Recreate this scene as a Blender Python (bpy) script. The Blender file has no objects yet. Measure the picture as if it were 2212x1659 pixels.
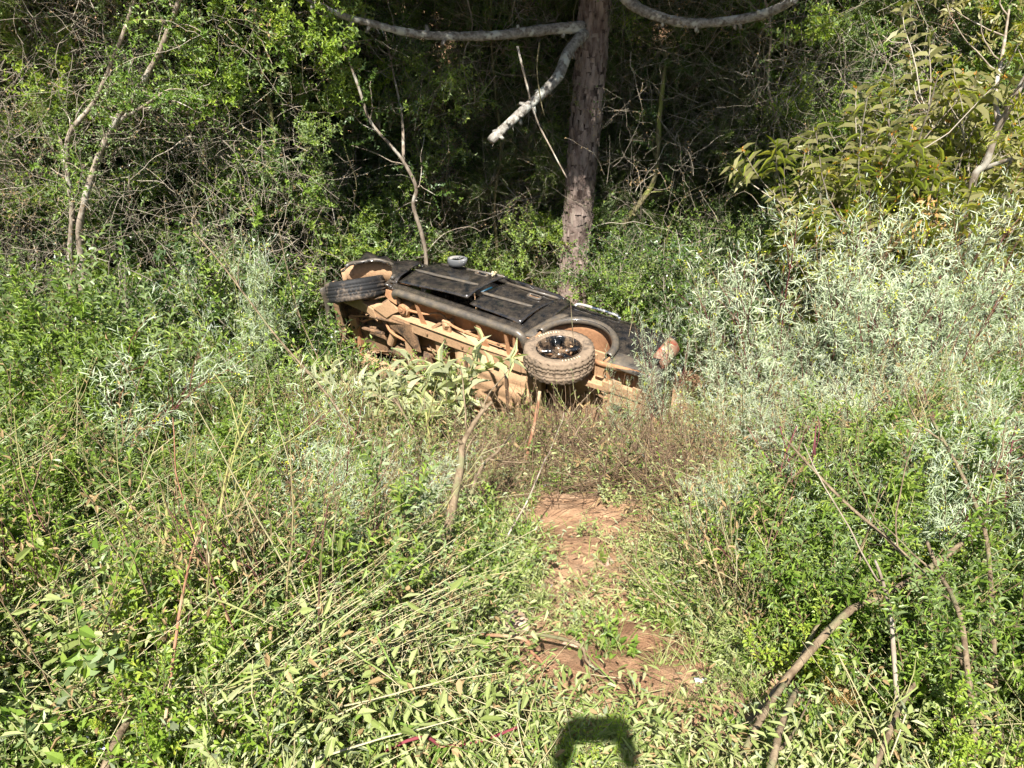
import bpy, math, random
import numpy as np
from mathutils import Matrix, Vector

# ------------------------------------------------------------------ camera, world, sun
sc = bpy.context.scene
C = bpy.data.collections.new("scene"); sc.collection.children.link(C)
PITCH = math.radians(28.0)
camd = bpy.data.cameras.new("camera"); cam = bpy.data.objects.new("camera", camd); C.objects.link(cam)
camd.sensor_width = 36.0; camd.lens = 36.0 * 0.74; camd.clip_start = 0.02; camd.clip_end = 400
CAM = np.array([0.0, 0.0, 1.6])
cam.location = CAM; cam.rotation_euler = (math.radians(90) - PITCH, 0, 0)
sc.camera = cam
SUN = np.array([0.100, 0.613, -0.783]); SUN /= np.linalg.norm(SUN)
w = bpy.data.worlds.new("World"); sc.world = w; w.use_nodes = True
nt = w.node_tree; nt.nodes.clear()
sky = nt.nodes.new("ShaderNodeTexSky"); sky.sky_type = 'NISHITA'; sky.sun_disc = False
sky.sun_elevation = math.asin(-SUN[2]); sky.sun_rotation = math.atan2(-SUN[0], -SUN[1])
bg = nt.nodes.new("ShaderNodeBackground"); bg.inputs[1].default_value = 0.05
wo = nt.nodes.new("ShaderNodeOutputWorld"); nt.links.new(sky.outputs[0], bg.inputs[0]); nt.links.new(bg.outputs[0], wo.inputs[0])
sd = bpy.data.lights.new("sun", 'SUN'); sd.energy = 5.0; sd.angle = math.radians(0.55); sd.color = (1.0, 0.955, 0.88)
so = bpy.data.objects.new("sun", sd); C.objects.link(so); so.location = (0, -4, 20)
so.rotation_euler = Vector(SUN).to_track_quat('-Z', 'Y').to_euler()
sc.view_settings.view_transform = 'Standard'; sc.view_settings.look = 'None'
sc.view_settings.exposure = 1.25; sc.view_settings.gamma = 1.0; sc.view_settings.use_curve_mapping = False
sc.render.engine = 'CYCLES'
sc.cycles.max_bounces = 3; sc.cycles.diffuse_bounces = 1; sc.cycles.transmission_bounces = 2; sc.cycles.glossy_bounces = 2
sc.cycles.use_adaptive_sampling = True; sc.cycles.adaptive_threshold = 0.07

rng = np.random.default_rng(11)
R_ = np.array([1.0, 0, 0]); F_ = np.array([0, math.cos(PITCH), -math.sin(PITCH)]); U_ = np.cross(R_, F_)
FPX = 2212 * 0.74
def project(P):
    d = np.asarray(P, float) - CAM; z = d @ F_; z = np.where(z < .05, .05, z)
    return 1106 + FPX * (d @ R_) / z, 829.5 - FPX * (d @ U_) / z

# ------------------------------------------------------------------ numeric helpers
def nrm(a): return a / (np.linalg.norm(a, axis=-1, keepdims=True) + 1e-12)
def _h(i, j, s):
    v = np.sin(i * 127.1 + j * 311.7 + s * 74.7) * 43758.5453
    return v - np.floor(v)
def vnoise(x, y, s=0):
    i = np.floor(x); j = np.floor(y); u = x - i; v = y - j; u = u * u * (3 - 2 * u); v = v * v * (3 - 2 * v)
    return (_h(i, j, s) * (1 - u) + _h(i + 1, j, s) * u) * (1 - v) + (_h(i, j + 1, s) * (1 - u) + _h(i + 1, j + 1, s) * u) * v
def fbm(x, y, s=0, o=4):
    a = 0; k = 1; t = 0
    for n in range(o):
        a = a + k * (vnoise(x * 2 ** n, y * 2 ** n, s + n) - .5); t += k; k *= .5
    return a / t * 2
GY = [-30, -.6, 0, .6, 1, 2, 4, 6, 7.5, 9, 12, 14, 18, 24, 60]
GZ = [0.0, 0, 0, -.08, -.25, -.65, -1.5, -2.4, -3.05, -3.4, -3.4, -2.7, -.3, 4.2, 22]
def ground(x, y):
    x = np.asarray(x, float); y = np.asarray(y, float)
    z = np.interp(y, GY, GZ)
    m = np.clip((y - .4) / 1.0, 0, 1)
    z = z + m * (.22 * fbm(x * .5, y * .5, 3) + .05 * fbm(x * 2.3, y * 2.3, 9))
    z = z + m * (.10 * np.exp(-((x - .55) ** 2 / .25 + (y - 4.55) ** 2 / .12)))     # the mound of bare soil
    z = z + np.where((y > 1) & (y < 11), np.clip(np.abs(x) - 2.5, 0, 4) ** 1.3 * .10, 0)
    return z
def ray_ground(px, py):
    d = F_ + R_ * (px - 1106) / FPX + U_ * (829.5 - py) / FPX
    t = .5
    for k in range(400):
        p = CAM + d * t
        if p[2] < ground(p[0], p[1]): break
        t += .04
    return p

# ------------------------------------------------------------------ mesh helpers
class MB:
    """collects quads / triangles with material slots and a per-vertex random value"""
    def __init__(s): s.V = []; s.Q = []; s.T = []; s.n = 0; s.r = []; s.qm = []; s.tm = []; s.qs = []; s.ts = []
    def add(s, V, Q=None, T=None, m=0, r=None, smooth=True):
        V = np.asarray(V, float).reshape(-1, 3)
        if Q is not None and len(Q):
            Q = np.asarray(Q, int).reshape(-1, 4) + s.n; s.Q.append(Q); s.qm.append(np.full(len(Q), m)); s.qs.append(np.full(len(Q), smooth))
        if T is not None and len(T):
            T = np.asarray(T, int).reshape(-1, 3) + s.n; s.T.append(T); s.tm.append(np.full(len(T), m)); s.ts.append(np.full(len(T), smooth))
        s.V.append(V); s.n += len(V)
        s.r.append(np.full(len(V), .5) if r is None else r)
        return s
    def mesh(s, name, mats):
        me = bpy.data.meshes.new(name)
        V = np.concatenate(s.V) if s.V else np.zeros((0, 3))
        Q = np.concatenate(s.Q) if s.Q else np.zeros((0, 4), int); T = np.concatenate(s.T) if s.T else np.zeros((0, 3), int)
        me.vertices.add(len(V)); me.vertices.foreach_set("co", V.ravel())
        me.loops.add(len(Q) * 4 + len(T) * 3); me.loops.foreach_set("vertex_index", np.concatenate([Q.ravel(), T.ravel()]).astype(np.int32))
        me.polygons.add(len(Q) + len(T))
        st = np.concatenate([np.arange(len(Q)) * 4, len(Q) * 4 + np.arange(len(T)) * 3]).astype(np.int32)
        me.polygons.foreach_set("loop_start", st)
        try: me.polygons.foreach_set("loop_total", np.concatenate([np.full(len(Q), 4), np.full(len(T), 3)]).astype(np.int32))
        except Exception: pass
        z = [np.zeros(0)]
        me.polygons.foreach_set("material_index", np.concatenate((s.qm or z) + (s.tm or z)).astype(np.int32))
        me.polygons.foreach_set("use_smooth", np.concatenate((s.qs or z) + (s.ts or z)).astype(bool))
        a = me.attributes.new("rnd", 'FLOAT', 'POINT'); a.data.foreach_set("value", np.concatenate(s.r).astype(np.float32))
        for m in (mats if isinstance(mats, (list, tuple)) else [mats]): me.materials.append(m)
        me.update(calc_edges=True)
        return me
    def obj(s, name, mats, parent=None, link=True):
        return link_obj(name, s.mesh(name, mats), parent)
def link_obj(name, me, parent=None):
    o = bpy.data.objects.new(name, me); C.objects.link(o)
    if parent is not None: o.parent = parent
    return o
def tag(o, label=None, cat=None, group=None, kind=None):
    if label: o['label'] = label
    if cat: o['category'] = cat
    if group: o['group'] = group
    if kind: o['kind'] = kind
    return o
def empty(name, loc=(0, 0, 0)):
    o = bpy.data.objects.new(name, None); C.objects.link(o); o.location = loc; o.empty_display_size = .1; return o
def copy_tree(src, parent=None):
    c = src.copy(); C.objects.link(c)
    if parent is not None: c.parent = parent
    for ch in list(src.children): copy_tree(ch, c)
    return c

def tube(P, r, k=5, cap=True):
    P = np.asarray(P, float); n = len(P); r = np.broadcast_to(np.asarray(r, float), (n,))
    T = nrm(np.gradient(P, axis=0)); a = np.array([0, 0, 1.0])
    if abs(T[0] @ a) > .9: a = np.array([1.0, 0, 0])
    N = np.zeros_like(P); N[0] = nrm(np.cross(T[0], a))
    for i in range(1, n):
        v = N[i - 1] - T[i] * (N[i - 1] @ T[i]); N[i] = nrm(v)
    B = np.cross(T, N); th = np.arange(k) * 2 * np.pi / k
    V = (P[:, None] + r[:, None, None] * (np.cos(th)[None, :, None] * N[:, None] + np.sin(th)[None, :, None] * B[:, None])).reshape(-1, 3)
    i = np.arange(n - 1)[:, None] * k; j = np.arange(k)[None]; j2 = (j + 1) % k
    Q = np.stack([i + j, i + j2, i + k + j2, i + k + j], -1).reshape(-1, 4)
    T3 = []
    if cap and k > 3:
        V = np.concatenate([V, P[:1], P[-1:]]); c0 = n * k; c1 = c0 + 1
        for q in range(k): T3 += [[c0, (q + 1) % k, q], [c1, (n - 1) * k + q, (n - 1) * k + (q + 1) % k]]
    return V, Q, T3
def smooth_path(P, m=6):
    P = np.asarray(P, float); n = len(P); t = np.arange(n); out = []
    Pp = np.vstack([2 * P[0] - P[1], P, 2 * P[-1] - P[-2]])
    for i in range(n - 1):
        a, b, c, d = Pp[i], Pp[i + 1], Pp[i + 2], Pp[i + 3]
        for u in np.linspace(0, 1, m, endpoint=False):
            out.append(.5 * ((2 * b) + (c - a) * u + (2 * a - 5 * b + 4 * c - d) * u * u + (3 * b - a - 3 * c + d) * u ** 3))
    out.append(P[-1]); return np.array(out)
def box(cx, cy, cz, sx, sy, sz, M=None):
    V = np.array([[x, y, z] for x in (-.5, .5) for y in (-.5, .5) for z in (-.5, .5)]) * [sx, sy, sz]
    if M is not None: V = V @ np.asarray(M).T
    V = V + [cx, cy, cz]
    Q = [[0, 1, 3, 2], [4, 6, 7, 5], [0, 4, 5, 1], [2, 3, 7, 6], [0, 2, 6, 4], [1, 5, 7, 3]]
    return V, Q
def beam(a, b, w, h, up=(0, 1, 0)):
    a = np.asarray(a, float); b = np.asarray(b, float); T = nrm(b - a); X = nrm(np.cross(T, np.asarray(up, float))); Y = np.cross(X, T)
    V = np.array([p + sx * X * w / 2 + sy * Y * h / 2 for p in (a, b) for sx in (-1, 1) for sy in (-1, 1)])
    Q = [[0, 1, 3, 2], [4, 6, 7, 5], [0, 4, 5, 1], [2, 3, 7, 6], [0, 2, 6, 4], [1, 5, 7, 3]]
    return V, Q
def grid_patch(Pg, th=0.0, flip=False):
    """Pg (nu,nv,3) surface; th>0 gives it thickness along its normal"""
    nu, nv = Pg.shape[:2]
    du = np.gradient(Pg, axis=0); dv = np.gradient(Pg, axis=1); N = nrm(np.cross(du, dv))
    if flip: N = -N
    def fq(o, f):
        i = np.arange(nu - 1)[:, None] * nv + o; j = np.arange(nv - 1)[None]
        q = np.stack([i + j, i + nv + j, i + nv + j + 1, i + j + 1], -1).reshape(-1, 4)
        return q[:, ::-1] if f else q
    V = Pg.reshape(-1, 3); Q = fq(0, flip)
    if th > 0:
        W = (Pg - N * th).reshape(-1, 3); o = nu * nv; Q2 = fq(o, not flip)
        ring = [(i, 0) for i in range(nu)] + [(nu - 1, j) for j in range(1, nv)] + [(i, nv - 1) for i in range(nu - 2, -1, -1)] + [(0, j) for j in range(nv - 2, 0, -1)]
        idx = [i * nv + j for i, j in ring]; S = []
        for a, b in zip(idx, idx[1:] + idx[:1]): S.append([a, b, b + o, a + o] if flip else [b, a, a + o, b + o])
        V = np.vstack([V, W]); Q = np.vstack([Q, Q2, S])
    return V, Q

# ------------------------------------------------------------------ materials
def newmat(name):
    m = bpy.data.materials.new(name); m.use_nodes = True; n = m.node_tree; n.nodes.clear()
    o = n.nodes.new("ShaderNodeOutputMaterial"); return m, n, o
def N(n, t, **k):
    x = n.nodes.new(t)
    for a, b in k.items(): setattr(x, a, b)
    return x
def ramp(n, stops, fac=None):
    r = n.nodes.new("ShaderNodeValToRGB"); e = r.color_ramp.elements
    while len(e) < len(stops): e.new(.5)
    for x, (p, c) in zip(e, stops): x.position = p; x.color = (*c, 1) if len(c) == 3 else c
    if fac is not None: n.links.new(fac, r.inputs[0])
    return r
def noise(n, scale, detail=4, rough=.55, coord=None, dist=0):
    x = n.nodes.new("ShaderNodeTexNoise"); x.inputs['Scale'].default_value = scale; x.inputs['Detail'].default_value = detail
    x.inputs['Roughness'].default_value = rough; x.inputs['Distortion'].default_value = dist
    if coord is not None: n.links.new(coord, x.inputs['Vector'])
    return x
def leaf_mat(name, cols, trans=.35, rough=.45, spec=.35, under=None, tcol=None):
    """cols: a few leaf tones picked per leaf and per plant; under: tone of the leaf's underside"""
    m, n, o = newmat(name); L = n.links.new
    at = N(n, "ShaderNodeAttribute", attribute_name="rnd"); oi = N(n, "ShaderNodeObjectInfo")
    mx = N(n, "ShaderNodeMath", operation='MULTIPLY_ADD'); L(oi.outputs['Random'], mx.inputs[0]); mx.inputs[1].default_value = .35
    m2 = N(n, "ShaderNodeMath", operation='MULTIPLY'); L(at.outputs['Fac'], m2.inputs[0]); m2.inputs[1].default_value = .65; L(m2.outputs[0], mx.inputs[2])
    r = ramp(n, [(i / (len(cols) - 1), c) for i, c in enumerate(cols)], mx.outputs[0])
    col = r.outputs[0]
    if under:
        g = N(n, "ShaderNodeNewGeometry"); mm = N(n, "ShaderNodeMix", data_type='RGBA'); L(g.outputs['Backfacing'], mm.inputs[0])
        L(col, mm.inputs[6]); mm.inputs[7].default_value = (*under, 1); col = mm.outputs[2]
    p = N(n, "ShaderNodeBsdfPrincipled"); L(col, p.inputs['Base Color']); p.inputs['Roughness'].default_value = rough
    p.inputs['Specular IOR Level'].default_value = spec
    t = N(n, "ShaderNodeBsdfTranslucent")
    tm = N(n, "ShaderNodeMix", data_type='RGBA', blend_type='MULTIPLY'); tm.inputs[0].default_value = 1; L(r.outputs[0], tm.inputs[6])
    tm.inputs[7].default_value = (*(tcol or (1.5, 1.6, .6)), 1); L(tm.outputs[2], t.inputs[0])
    ms = N(n, "ShaderNodeMixShader"); ms.inputs[0].default_value = trans; L(p.outputs[0], ms.inputs[1]); L(t.outputs[0], ms.inputs[2]); L(ms.outputs[0], o.inputs[0])
    return m
def bark_mat(name, c1, c2, c3=None, scale=14, bump=.4, stretch=(1, 1, .25), rough=.85):
    m, n, o = newmat(name); L = n.links.new
    tc = N(n, "ShaderNodeTexCoord"); mp = N(n, "ShaderNodeMapping"); mp.inputs['Scale'].default_value = stretch; L(tc.outputs['Object'], mp.inputs[0])
    a = noise(n, scale, 6, .65, mp.outputs[0]); b = noise(n, scale * .25, 3, .5, tc.outputs['Object'])
    r = ramp(n, [(.35, c1), (.62, c2)], a.outputs[0]); col = r.outputs[0]
    if c3:
        r2 = ramp(n, [(.54, (0, 0, 0)), (.62, (1, 1, 1))], b.outputs[0]); mm = N(n, "ShaderNodeMix", data_type='RGBA')
        L(r2.outputs[0], mm.inputs[0]); L(col, mm.inputs[6]); mm.inputs[7].default_value = (*c3, 1); col = mm.outputs[2]
    p = N(n, "ShaderNodeBsdfPrincipled"); L(col, p.inputs['Base Color']); p.inputs['Roughness'].default_value = rough; p.inputs['Specular IOR Level'].default_value = .25
    bp = N(n, "ShaderNodeBump"); bp.inputs['Strength'].default_value = bump; bp.inputs['Distance'].default_value = .02; L(a.outputs[0], bp.inputs['Height']); L(bp.outputs[0], p.inputs['Normal'])
    L(p.outputs[0], o.inputs[0]); return m
def stem_mat(name, cols, rough=.6):
    m, n, o = newmat(name); L = n.links.new
    at = N(n, "ShaderNodeAttribute", attribute_name="rnd"); r = ramp(n, [(i / (len(cols) - 1), c) for i, c in enumerate(cols)], at.outputs['Fac'])
    p = N(n, "ShaderNodeBsdfPrincipled"); L(r.outputs[0], p.inputs['Base Color']); p.inputs['Roughness'].default_value = rough; p.inputs['Specular IOR Level'].default_value = .3
    L(p.outputs[0], o.inputs[0]); return m
def dust_mat(name, base, dust, amount=.5, rough=.4, drough=.9, metal=0, scale=5, coat=0, bump=.15, specks=None, spec=.5, grad=None, soft=.12, top=1.0):
    """a painted / rubber / metal surface with dried mud on it: dust breaks up in noise patches"""
    m, n, o = newmat(name); L = n.links.new
    tc = N(n, "ShaderNodeTexCoord"); a = noise(n, scale, 6, .65, tc.outputs['Object']); b = noise(n, scale * 7, 4, .6, tc.outputs['Object'])
    ad = N(n, "ShaderNodeMath", operation='MULTIPLY_ADD'); L(b.outputs[0], ad.inputs[0]); ad.inputs[1].default_value = .35; L(a.outputs[0], ad.inputs[2])
    fac = ad.outputs[0]
    if grad:                    # mud thrown up from below: more of it low on the panel (car's own y axis)
        sp = N(n, "ShaderNodeSeparateXYZ"); L(tc.outputs['Object'], sp.inputs[0]); mr = N(n, "ShaderNodeMapRange")
        mr.inputs['From Min'].default_value = grad[0]; mr.inputs['From Max'].default_value = grad[1]; mr.inputs['To Min'].default_value = grad[2]; mr.inputs['To Max'].default_value = 0
        L(sp.outputs[1], mr.inputs[0]); a2 = N(n, "ShaderNodeMath", operation='ADD'); L(fac, a2.inputs[0]); L(mr.outputs[0], a2.inputs[1]); fac = a2.outputs[0]
    c = 1.02 - amount * .62
    r = ramp(n, [(max(0, c - soft), (0, 0, 0)), (min(1, c + soft), (top, top, top))], fac)
    mm = N(n, "ShaderNodeMix", data_type='RGBA'); L(r.outputs[0], mm.inputs[0]); mm.inputs[6].default_value = (*base, 1)
    dr = ramp(n, [(.3, tuple(x * .72 for x in dust)), (.7, dust)], b.outputs[0]); L(dr.outputs[0], mm.inputs[7]); col = mm.outputs[2]
    if specks:
        v = N(n, "ShaderNodeTexVoronoi"); v.inputs['Scale'].default_value = 60; L(tc.outputs['Object'], v.inputs['Vector'])
        r3 = ramp(n, [(.0, (1, 1, 1)), (.13, (0, 0, 0))], v.outputs['Distance']); mu = N(n, "ShaderNodeMath", operation='MULTIPLY'); L(r3.outputs[0], mu.inputs[0])
        r4 = ramp(n, [(.5, (0, 0, 0)), (.62, (1, 1, 1))], a.outputs[0]); L(r4.outputs[0], mu.inputs[1])
        m3 = N(n, "ShaderNodeMix", data_type='RGBA'); L(mu.outputs[0], m3.inputs[0]); L(col, m3.inputs[6]); m3.inputs[7].default_value = (*specks, 1); col = m3.outputs[2]
    p = N(n, "ShaderNodeBsdfPrincipled"); L(col, p.inputs['Base Color']); p.inputs['Metallic'].default_value = metal; p.inputs['Specular IOR Level'].default_value = spec
    if coat: p.inputs['Coat Weight'].default_value = coat; p.inputs['Coat Roughness'].default_value = .15
    rr = N(n, "ShaderNodeMapRange"); L(r.outputs[0], rr.inputs[0]); rr.inputs['To Min'].default_value = rough; rr.inputs['To Max'].default_value = drough; L(rr.outputs[0], p.inputs['Roughness'])
    if metal:
        r5 = N(n, "ShaderNodeMapRange"); L(r.outputs[0], r5.inputs[0]); r5.inputs['To Min'].default_value = metal; r5.inputs['To Max'].default_value = 0; L(r5.outputs[0], p.inputs['Metallic'])
    bp = N(n, "ShaderNodeBump"); bp.inputs['Strength'].default_value = bump; bp.inputs['Distance'].default_value = .02; L(ad.outputs[0], bp.inputs['Height']); L(bp.outputs[0], p.inputs['Normal'])
    L(p.outputs[0], o.inputs[0]); return m
def soil_mat(name):
    m, n, o = newmat(name); L = n.links.new
    tc = N(n, "ShaderNodeTexCoord"); a = noise(n, 1.3, 6, .6, tc.outputs['Object']); b = noise(n, 14, 8, .7, tc.outputs['Object']); c = noise(n, 90, 4, .6, tc.outputs['Object'])
    r = ramp(n, [(.30, (.34, .19, .11)), (.5, (.47, .295, .18)), (.72, (.58, .42, .29))], a.outputs[0])
    r2 = ramp(n, [(.3, (.55, .5, .45)), (.6, (1.08, 1.06, 1.04))], b.outputs[0]); mm = N(n, "ShaderNodeMix", data_type='RGBA', blend_type='MULTIPLY'); mm.inputs[0].default_value = .85
    L(r.outputs[0], mm.inputs[6]); L(r2.outputs[0], mm.inputs[7])
    p = N(n, "ShaderNodeBsdfPrincipled"); L(mm.outputs[2], p.inputs['Base Color']); p.inputs['Roughness'].default_value = .95; p.inputs['Specular IOR Level'].default_value = .15
    ad = N(n, "ShaderNodeMath", operation='MULTIPLY_ADD'); L(c.outputs[0], ad.inputs[0]); ad.inputs[1].default_value = .3; L(b.outputs[0], ad.inputs[2])
    bp = N(n, "ShaderNodeBump"); bp.inputs['Strength'].default_value = .9; bp.inputs['Distance'].default_value = .03; L(ad.outputs[0], bp.inputs['Height']); L(bp.outputs[0], p.inputs['Normal'])
    L(p.outputs[0], o.inputs[0]); return m
def flat_mat(name, col, rough=.5, metal=0, spec=.5):
    m, n, o = newmat(name); L = n.links.new
    tc = N(n, "ShaderNodeTexCoord"); a = noise(n, 20, 5, .6, tc.outputs['Object']); r = ramp(n, [(.3, tuple(x * .75 for x in col)), (.7, tuple(min(1, x * 1.15) for x in col))], a.outputs[0])
    p = N(n, "ShaderNodeBsdfPrincipled"); L(r.outputs[0], p.inputs['Base Color']); p.inputs['Roughness'].default_value = rough; p.inputs['Metallic'].default_value = metal; p.inputs['Specular IOR Level'].default_value = spec
    L(p.outputs[0], o.inputs[0]); return m

LM = dict(
    lime=leaf_mat('lime_leaf', [(.13, .23, .03), (.21, .32, .04), (.31, .41, .06), (.42, .42, .06)], .32, .42, .35, (.20, .28, .10)),
    green=leaf_mat('green_leaf', [(.055, .125, .018), (.13, .22, .032), (.25, .35, .06), (.40, .45, .13)], .26, .40, .45, (.22, .29, .12)),
    silver=leaf_mat('silver_leaf', [(.12, .19, .07), (.26, .34, .15), (.44, .51, .34), (.55, .57, .40), (.50, .53, .18)], .22, .5, .4, (.46, .52, .42), (1.1, 1.3, .7)),
    yellow=leaf_mat('olive_yellow_leaf', [(.11, .17, .02), (.20, .26, .03), (.32, .35, .045), (.42, .30, .035)], .32, .42, .35, (.30, .28, .12)),
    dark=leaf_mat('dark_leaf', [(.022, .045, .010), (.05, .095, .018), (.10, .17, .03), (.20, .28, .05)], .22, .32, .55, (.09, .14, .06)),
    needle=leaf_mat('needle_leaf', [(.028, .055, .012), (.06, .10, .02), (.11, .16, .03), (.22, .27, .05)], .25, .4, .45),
    pale=leaf_mat('pale_leaf', [(.34, .40, .15), (.46, .51, .22), (.56, .59, .31)], .25, .55, .3, (.46, .49, .30), (1.2, 1.2, .5)),
    dry=leaf_mat('dry_leaf', [(.22, .15, .07), (.34, .24, .12), (.42, .30, .16)], .15, .8, .2),
    grass=leaf_mat('grass_blade', [(.10, .18, .03), (.17, .27, .05), (.28, .34, .10), (.40, .36, .18)], .30, .5, .3),
    litter=leaf_mat('cut_leaf', [(.12, .16, .04), (.23, .28, .08), (.36, .40, .17), (.44, .44, .26)], .18, .6, .3, (.34, .39, .24)),
    fern=leaf_mat('dead_fern', [(.30, .16, .05), (.42, .25, .09), (.50, .33, .14)], .2, .8, .15),
    violet=leaf_mat('violet_petal', [(.45, .42, .75), (.62, .6, .85)], .2, .7, .2, None, (1, 1, 1)),
    flower=leaf_mat('yellow_bud', [(.45, .50, .05), (.62, .60, .06)], .2, .7, .2, None, (1, 1, .5)),
    orange=leaf_mat('orange_bud', [(.42, .17, .03), (.55, .26, .04)], .2, .7, .2, None, (1, 1, .5)),
    red=leaf_mat('red_shoot', [(.40, .12, .06), (.5, .2, .08)], .3, .5, .3, None, (1, 1, .5)),
)
SM = dict(
    green=stem_mat('green_stem', [(.16, .20, .05), (.26, .27, .10), (.34, .30, .14)]),
    brown=stem_mat('brown_stem', [(.09, .055, .035), (.17, .11, .065), (.30, .22, .14)], .8),
    grey=stem_mat('grey_stem', [(.16, .13, .10), (.28, .24, .18), (.42, .37, .29)], .8),
    purple=stem_mat('purple_stem', [(.11, .025, .035), (.18, .05, .05), (.22, .13, .07)], .5),
    straw=stem_mat('straw_stem', [(.30, .27, .12), (.42, .37, .19), (.50, .44, .28)], .7),
    mix=stem_mat('mixed_stem', [(.12, .03, .04), (.15, .10, .06), (.24, .17, .10), (.28, .27, .10), (.42, .37, .24)], .7),
)
MSOIL = soil_mat('orange_soil')
# ------------------------------------------------------------------ leaves
def _tpl(ts, ws, fold=.12, droop=.15, center=True):
    V = []; F = []; T = []
    rows = []
    for t, wd in zip(ts, ws):
        z = -droop * t * t
        if wd == 0: rows.append([len(V)]); V.append((0, t, z))
        elif center: rows.append([len(V), len(V) + 1, len(V) + 2]); V += [(-wd * .5, t, z + fold * wd * .5), (0, t, z), (wd * .5, t, z + fold * wd * .5)]
        else: rows.append([len(V), len(V) + 1]); V += [(-wd * .5, t, z), (wd * .5, t, z)]
    for a, b in zip(rows[:-1], rows[1:]):
        if len(a) == 1 and len(b) > 1: T += [(a[0], b[i + 1], b[i]) for i in range(len(b) - 1)]
        elif len(b) == 1 and len(a) > 1: T += [(a[i], a[i + 1], b[0]) for i in range(len(a) - 1)]
        else: F += [(a[i], a[i + 1], b[i + 1], b[i]) for i in range(len(a) - 1)]
    return np.array(V, float), np.array(F, int).reshape(-1, 4), np.array(T, int).reshape(-1, 3)
TPL = dict(
    ov=_tpl([0, .32, .7, 1], [0, 1, .8, 0], .55, .18),
    ovs=_tpl([0, .3, .7, 1], [0, 1, .72, 0], .28, .2),
    obo=_tpl([0, .45, .8, 1], [0, .62, 1, 0], .45, .15),
    lin=_tpl([0, .5, 1], [.55, 1, 0], 0, .30, False),
    lan=_tpl([0, .2, .6, 1], [0, .85, .9, 0], .5, .35),
    dia=_tpl([0, .45, 1], [0, 1, 0], 0, .1, False),
    blade=_tpl([0, .35, .7, 1], [.8, 1, .7, 0], 0, .55, False),
)
def leaves(mb, P, D, Nn, L, W, tpl='ov', m=0, r=None):
    P = np.asarray(P, float); n = len(P)
    if n == 0: return
    D = nrm(np.asarray(D, float)); X = np.cross(D, Nn); bad = np.linalg.norm(X, axis=1) < 1e-3; X[bad] = np.cross(D[bad], [.3, .5, .8]); X = nrm(X); Nn = np.cross(X, D)
    tv, Q, T = TPL[tpl]; k = len(tv); L = np.broadcast_to(L, (n,)); W = np.broadcast_to(W, (n,))
    V = P[:, None] + X[:, None] * (tv[None, :, 0:1] * W[:, None, None]) + D[:, None] * (tv[None, :, 1:2] * L[:, None, None]) + Nn[:, None] * (tv[None, :, 2:3] * L[:, None, None])
    o = (np.arange(n) * k)[:, None, None]
    if r is None: r = rng.random(n)
    mb.add(V.reshape(-1, 3), (Q[None] + o).reshape(-1, 4) if len(Q) else None, (T[None] + o).reshape(-1, 3) if len(T) else None, m, np.repeat(r, k), smooth=False)
def leaves_on(mb, P, n, L, W, ang=55, tpl='ov', m=0, t0=0.0, jit=.25, taper=.3, whorl=None, droop=0.0, tone=None):
    """leaves in a spiral along the shoot P"""
    P = np.asarray(P); s = np.linalg.norm(np.diff(P, axis=0), axis=1); cs = np.concatenate([[0], np.cumsum(s)]); tot = cs[-1]
    t = np.linspace(t0, 1, n) if whorl is None else 1 - (1 - t0) * rng.random(n) ** 2.2
    u = t * tot; Q = np.stack([np.interp(u, cs, P[:, i]) for i in range(3)], -1)
    i = np.clip(np.searchsorted(cs, u) - 1, 0, len(s) - 1); T = nrm(np.diff(P, axis=0)[i])
    a = nrm(np.cross(T, np.where(np.abs(T[:, 2:3]) > .9, [[1., 0, 0]], [[0, 0, 1.]]))); b = np.cross(T, a)
    ph = np.arange(n) * 2.39996 + rng.random() * 6.3 + rng.normal(0, .3, n); Rd = a * np.cos(ph)[:, None] + b * np.sin(ph)[:, None]
    al = np.radians(ang) * (1 - .35 * t) + rng.normal(0, .15, n)
    D = T * np.cos(al)[:, None] + Rd * np.sin(al)[:, None]; Nn = T * np.sin(al)[:, None] - Rd * np.cos(al)[:, None]
    D = D + rng.normal(0, jit * .4, (n, 3)); D[:, 2] -= droop; Nn = Nn + rng.normal(0, jit, (n, 3)) + [0, 0, .25]
    sz = (1 - taper * t) * rng.uniform(.7, 1.15, n)
    r = np.clip(rng.normal(.42 + .18 * t, .2, n), 0, 1) if tone is None else np.clip(tone + .35 * (t - .5) + rng.normal(0, .12, n), 0, 1)
    leaves(mb, Q, D, Nn, L * sz, W * sz, tpl, m, r)
def shoot(p, d, L, seg=6, wob=.12, grav=0.0, up=0.0):
    P = [np.array(p, float)]; d = nrm(np.array(d, float))
    for i in range(seg):
        d = nrm(d + rng.normal(0, wob, 3) + [0, 0, up - grav * (i / seg)]); P.append(P[-1] + d * L / seg)
    return np.array(P)
def rdir(tilt, az): return np.array([math.sin(tilt) * math.cos(az), math.sin(tilt) * math.sin(az), math.cos(tilt)])
def side_dir(T, ang):
    a = nrm(np.cross(T, rng.normal(0, 1, 3))); return nrm(T * math.cos(ang) + a * math.sin(ang))

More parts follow.
